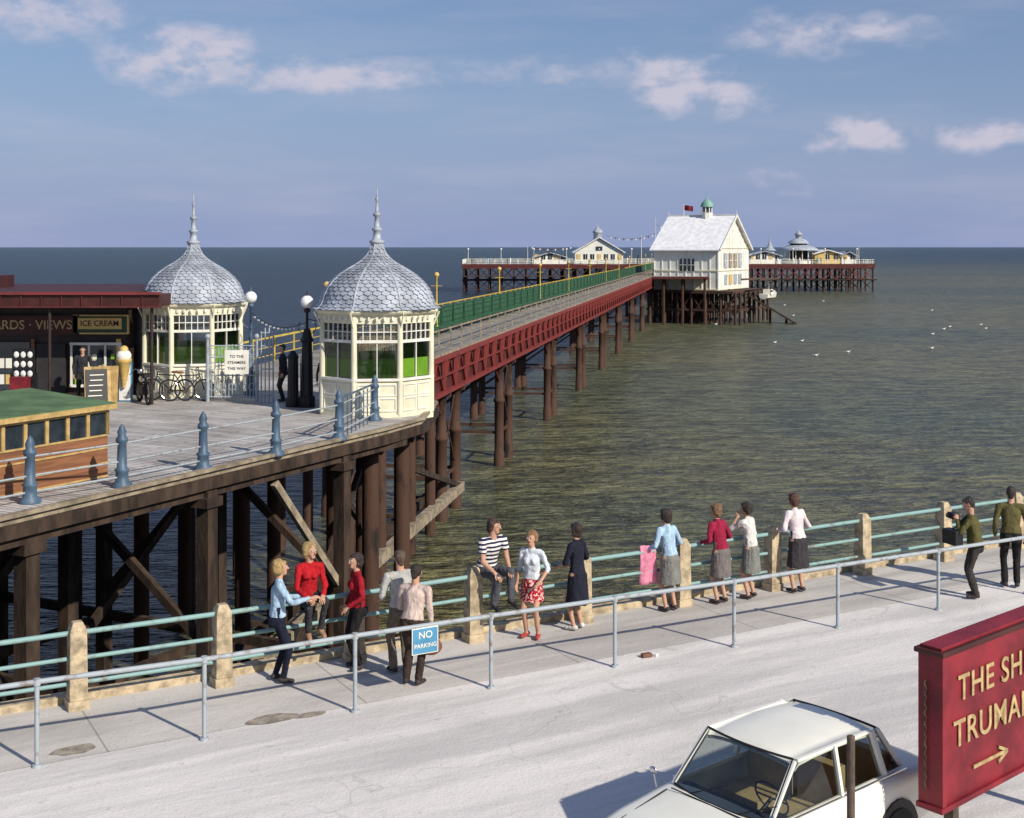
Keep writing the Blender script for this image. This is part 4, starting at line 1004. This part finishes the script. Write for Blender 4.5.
        for i in range(len(rings)-1):
            for q in range(n_): fs.append((o+i*n_+q,o+i*n_+(q+1)%n_,o+(i+1)*n_+(q+1)%n_,o+(i+1)*n_+q))
        fs.append(tuple(o+q for q in range(n_-1,-1,-1))); e=o+(len(rings)-1)*n_; fs.append(tuple(e+q for q in range(n_)))
    me=bpy.data.meshes.new('tmp'); me.from_pydata([tuple(v) for v in vs],[],fs); me.update()
    ob=bpy.data.objects.new('tmp',me); scene.collection.objects.link(ob)
    rm=ob.modifiers.new('r','REMESH'); rm.mode='VOXEL'; rm.voxel_size=.0105; rm.use_smooth_shade=True
    sm=ob.modifiers.new('s','SMOOTH'); sm.factor=.5; sm.iterations=2
    dg=bpy.context.evaluated_depsgraph_get(); me2=bpy.data.meshes.new_from_object(ob.evaluated_get(dg))
    bpy.data.objects.remove(ob); bpy.data.meshes.remove(me)
    me2.name=name
    nf=len(me2.polygons); cen=np.zeros(nf*3); me2.polygons.foreach_get('center',cen); cen=cen.reshape(-1,3)
    best=np.full(nf,1e9); lab=np.zeros(nf,dtype=np.int32)
    for p0,p1,r0,r1,a,b_,sv,mat,flat in pr_:
        p0n=np.array(p0);ax=np.array(p1)-p0n; L=np.linalg.norm(ax)+1e-6; ax/=L
        s1=np.array(sv)-ax*np.dot(sv,ax)
        if np.linalg.norm(s1)<.1: s1=np.array([0,1.,0])-ax*ax[1]
        s1/=np.linalg.norm(s1); t1=np.cross(ax,s1); d=cen-p0n; tt=d@ax; tcl=np.clip(tt,0,L); r=r0+(r1-r0)*tcl/L; ex=np.abs(tt-tcl)
        if flat:
            rad=np.sqrt(((d@s1)/a)**2+((d@t1)/b_)**2)-r; dist=np.maximum(rad,ex-.004)
        else: dist=np.sqrt(((d@s1)/a)**2+((d@t1)/b_)**2+ex**2)-r
        mk=dist<best; best[mk]=dist[mk]; lab[mk]=mat
    me2.materials.clear()
    for m_ in mats: me2.materials.append(m_)
    me2.polygons.foreach_set('material_index',lab); me2.polygons.foreach_set('use_smooth',np.ones(nf,dtype=bool))
    nv_=len(me2.vertices); cov=np.zeros(nv_*3); me2.vertices.foreach_get('co',cov); cov=cov.reshape(-1,3)
    isc=np.zeros(nv_,dtype=bool)
    for p,l in zip(me2.polygons,lab):
        if l in(1,2,3):
            for vi in p.vertices: isc[vi]=True
    nor=np.zeros(nv_*3); me2.vertices.foreach_get('normal',nor); nor=nor.reshape(-1,3); sd=random.random()*50
    for i in np.nonzero(isc)[0]:
        x,y,z=cov[i]; zz=4 if z>.9 else 1.2
        a_=noise.noise(V((x*12+sd,y*12,z*zz)))*.014+noise.noise(V((x*22,y*22+sd,z*24)))*.006; cov[i]+=nor[i]*a_
    me2.vertices.foreach_set('co',cov.ravel()); me2.update()
    body=bpy.data.objects.new(name,me2); scene.collection.objects.link(body)
    b=MB()
    for s,(Wr,d,nm,ac) in zip((-1,1),hands):
        for i,(ln,of) in enumerate(((.062,.033),(.074,.011),(.068,-.011),(.052,-.032))):
            p=Wr+d*.078+ac*of
            c1=curl*.7;c2=curl*1.5
            q=p+(d*math.cos(c1)+nm*math.sin(c1)+ac*of*2).normalized()*ln*.52; r_=q+(d*math.cos(c2)+nm*math.sin(c2)).normalized()*ln*.5
            b.tube(p-d*.02,q,.0095,.0088,skin,8); b.sphere(q,.009,skin,8); b.tube(q,r_,.0086,.007,skin,8); b.sphere(r_,.007,skin,8)
        p=Wr+d*.022+ac*.026; q=p+(d*.75+ac*.7+nm*.25).normalized()*.042; r_=q+(d*.95+ac*.2+nm*.3).normalized()*.032
        b.tube(p,q,.0125,.0105,skin,8); b.sphere(q,.0105,skin,8); b.tube(q,r_,.010,.008,skin,8); b.sphere(r_,.008,skin,8)
    for s in(-1,1):
        b.sphere(hp_(s*.032,.078,.010),.0125,eyew,8); b.sphere(hp_(s*.032,.086,.010),.0070,eyed,8); b.tube(hp_(s*.018,.090,.030),hp_(s*.046,.082,.030),.004,.003,HM,5)
    b.tube(hp_(-.021,.084,-.050),hp_(.0,.090,-.052),.0045,.006,lips,6); b.tube(hp_(0,.090,-.052),hp_(.021,.084,-.050),.006,.0045,lips,6)
    b.make('hands_and_face',body)
    th=math.atan2(-fx,fy_); body.location=(loc[0],loc[1],loc[2] if len(loc)>2 else 0.005); body.rotation_euler.z=th; body.scale=(k,k,k)
    return body
SEA=(-.49,.87)
lean=dict(hl=(-.21,.26,1.03),hr=(.21,.26,1.03),neck=(0,.09,1.40),handdir=((.15,1,-.15),(-.15,1,-.15)),epl=(-.6,-.6,-1),epr=(.6,-.6,-1))
blonde=(.46,.31,.12); dark=(.035,.022,.015); auburn=(.10,.04,.02)
ltb=(.36,.50,.62); gsk=(.20,.20,.18)
human('woman',(-3.12,17.05),(1,.25),1.62,top=ltb,bottom='trousers',bcol=(.012,.015,.03),hair=blonde,style='bouf',hr=(.22,.42,1.20),hl=(-.16,.38,1.12),epr=(.5,-.3,-1),epl=(-.5,-.3,-1),curl=.3,al=(-.09,-.03,.085),ar=(.09,.07,.085))
human('woman',(-2.80,17.58,-.03),(.45,-.90),1.66,top=(.42,.012,.018),bottom='trousers',bcol=(.04,.04,.045),hair=blonde,style='bouf',pel=(0,-.02,1.09),neck=(0,.06,1.54),al=(-.09,.30,.68),ar=(.08,.26,.64),hl=(-.10,.36,1.14),hr=(.12,.36,1.14),headyaw=.5,low=True,shoe=(.35,.2,.12))
human('woman',(-2.12,17.60),(-.85,-.35),1.58,top=(.28,.01,.018),bottom='trousers',bcol=(.015,.013,.014),hair=dark,style='bouf',hl=(-.2,.2,.98),hr=(.22,.12,.9),headyaw=.3)
human('man',(-1.52,17.46),(-.5,.85),1.64,male=True,top=(.42,.41,.38),bottom='trousers',bcol=(.16,.13,.10),hair=(.12,.08,.05),style='crop',hl=(-.18,.25,1.0),hr=(.2,.2,.95))
human('man',(-1.32,16.95),(.35,.9),1.58,male=True,top=(.56,.44,.38),bottom='trousers',bcol=(.045,.03,.025),hair=dark,style='crop',neck=(0,.10,1.39),hl=(-.12,.30,1.0),hr=(.24,.14,.78),headpitch=-.25)
human('man',(-.36,18.96,0),(.62,-.78),1.70,male=True,topkind='stripe',top=(.5,.5,.51),sleeve='short',bottom='trousers',bcol=(.085,.085,.10),hair=(.07,.035,.02),style='short',pel=(0,-.03,1.05),neck=(.0,.12,1.52),al=(-.13,.40,.64),ar=(.11,.30,.60),hl=(-.13,.36,1.08),hr=(.15,.38,1.06),headyaw=.5,headpitch=-.1,low=True,shoe=(.02,.02,.02))
human('woman',(.30,18.99),(-.35,-.85),1.58,top=(.62,.66,.70),sleeve='elbow',bottom='skirt',bkind='print',bcol=(.5,.02,.031),hem=.60,hair=(.28,.16,.07),style='bouf',shoe=(.40,.06,.05),hl=(-.2,.16,.95),hr=(.24,.05,.86))
human('woman',(.99,19.40),(-.75,.6),1.60,top=(.016,.017,.03),bottom='dress',hem=.42,hair=dark,style='bouf',sleeve='elbow',shoe=(.6,.58,.55),hl=(-.13,.28,1.0),hr=(.2,.22,1.0))
human('woman',(2.52,20.38),(-.6,.8),1.62,top=ltb,bottom='skirt',bcol=gsk,hair=dark,style='bouf',**{**lean,'hl':(-.30,.28,1.03)})
human('woman',(3.40,20.82),(-.65,.76),1.61,top=(.28,.015,.045),bottom='skirt',bcol=(.17,.15,.14),hair=(.22,.12,.06),style='bouf',**lean,headyaw=.3)
human('woman',(3.94,21.12),(-.8,.6),1.58,top=(.64,.61,.56),sleeve='elbow',bottom='skirt',bcol=gsk,hair=dark,style='bouf',neck=(0,.07,1.41),hl=(-.08,.22,1.43),hr=(.14,.26,1.03),epl=(-.5,.3,-1),curl=.9)
human('woman',(4.80,21.48),SEA,1.66,top=(.70,.60,.60),bottom='skirt',bcol=(.045,.04,.045),hair=auburn,style='up',hem=.45,**lean)
human('man',(7.66,21.15),(-.9,.3),1.66,male=True,top=(.10,.09,.03),bottom='trousers',bcol=(.045,.038,.034),hair=dark,style='crop',hl=(-.10,.30,1.33),hr=(.12,.30,1.33),neck=(0,.08,1.40),epl=(-.6,.1,-1),epr=(.6,.1,-1),curl=1.0,headpitch=-.35)
b=MB(); b.box((7.33,21.27,1.34),(.12,.16,.1),'black',.3); b.tube((7.28,21.28,1.34),(7.22,21.3,1.34),.035,.035,'black',10); b.make('camera_in_hand',bevel=.006)
b=MB(); b.box((7.27,21.12,1.02),(.16,.32,.24),'black',.4); b.path([V((7.27,21.12,1.14)),V((7.5,21.2,1.3)),V((7.62,21.2,1.44))],.012,'black',6); b.make('shoulder_bag',bevel=.03)
human('man',(8.50,21.8),(.2,.95),1.70,male=True,top=(.11,.095,.035),bottom='trousers',bcol=(.02,.018,.018),hair=dark,style='crop')
human('man',(-12.95,38.6,ZD),(.2,-.95),1.70,male=True,top=(.03,.03,.035),bottom='trousers',bcol=(.03,.03,.03),hair=dark,style='crop')
human('man',(-6.95,38.9,ZD),(-.9,-.3),1.74,male=True,top=(.02,.022,.03),bottom='trousers',bcol=(.02,.02,.02),hair=dark,style='crop')
human('woman',(-5.42,37.1,ZD),(.3,-.9),1.62,top=(.09,.05,.035),bottom='skirt',bcol=(.03,.03,.03),hair=dark,style='bouf')
b=MB(); vs=[];nxx,nzz=9,11
for i in range(nxx):
    for j in range(nzz):
        u=i/(nxx-1);v=j/(nzz-1); p=V((2.16,20.38,0))+rd*(u-.5)*.34*(1-.15*math.sin(v*3))+rn*(.03*math.sin(u*9+v*2)-.02)+V((0,0,1.06-.62*v)); vs.append(p)
b.add(vs,[(i*nzz+j,(i+1)*nzz+j,(i+1)*nzz+j+1,i*nzz+j+1) for i in range(nxx-1) for j in range(nzz-1)],'pink',True)
o_=b.make('beach_towel'); sdm=o_.modifiers.new('s','SOLIDIFY'); sdm.thickness=.015
b=MB()
b.sphere((-1.08,16.93,.52),.16,'bag',14,(1,.55,.75)); b.path([V((-1.08+.12*math.cos(w_),16.93,.62+.16*math.sin(w_))) for w_ in np.linspace(0,math.pi,9)],.009,'bag',6); b.make('handbag')
print('done')
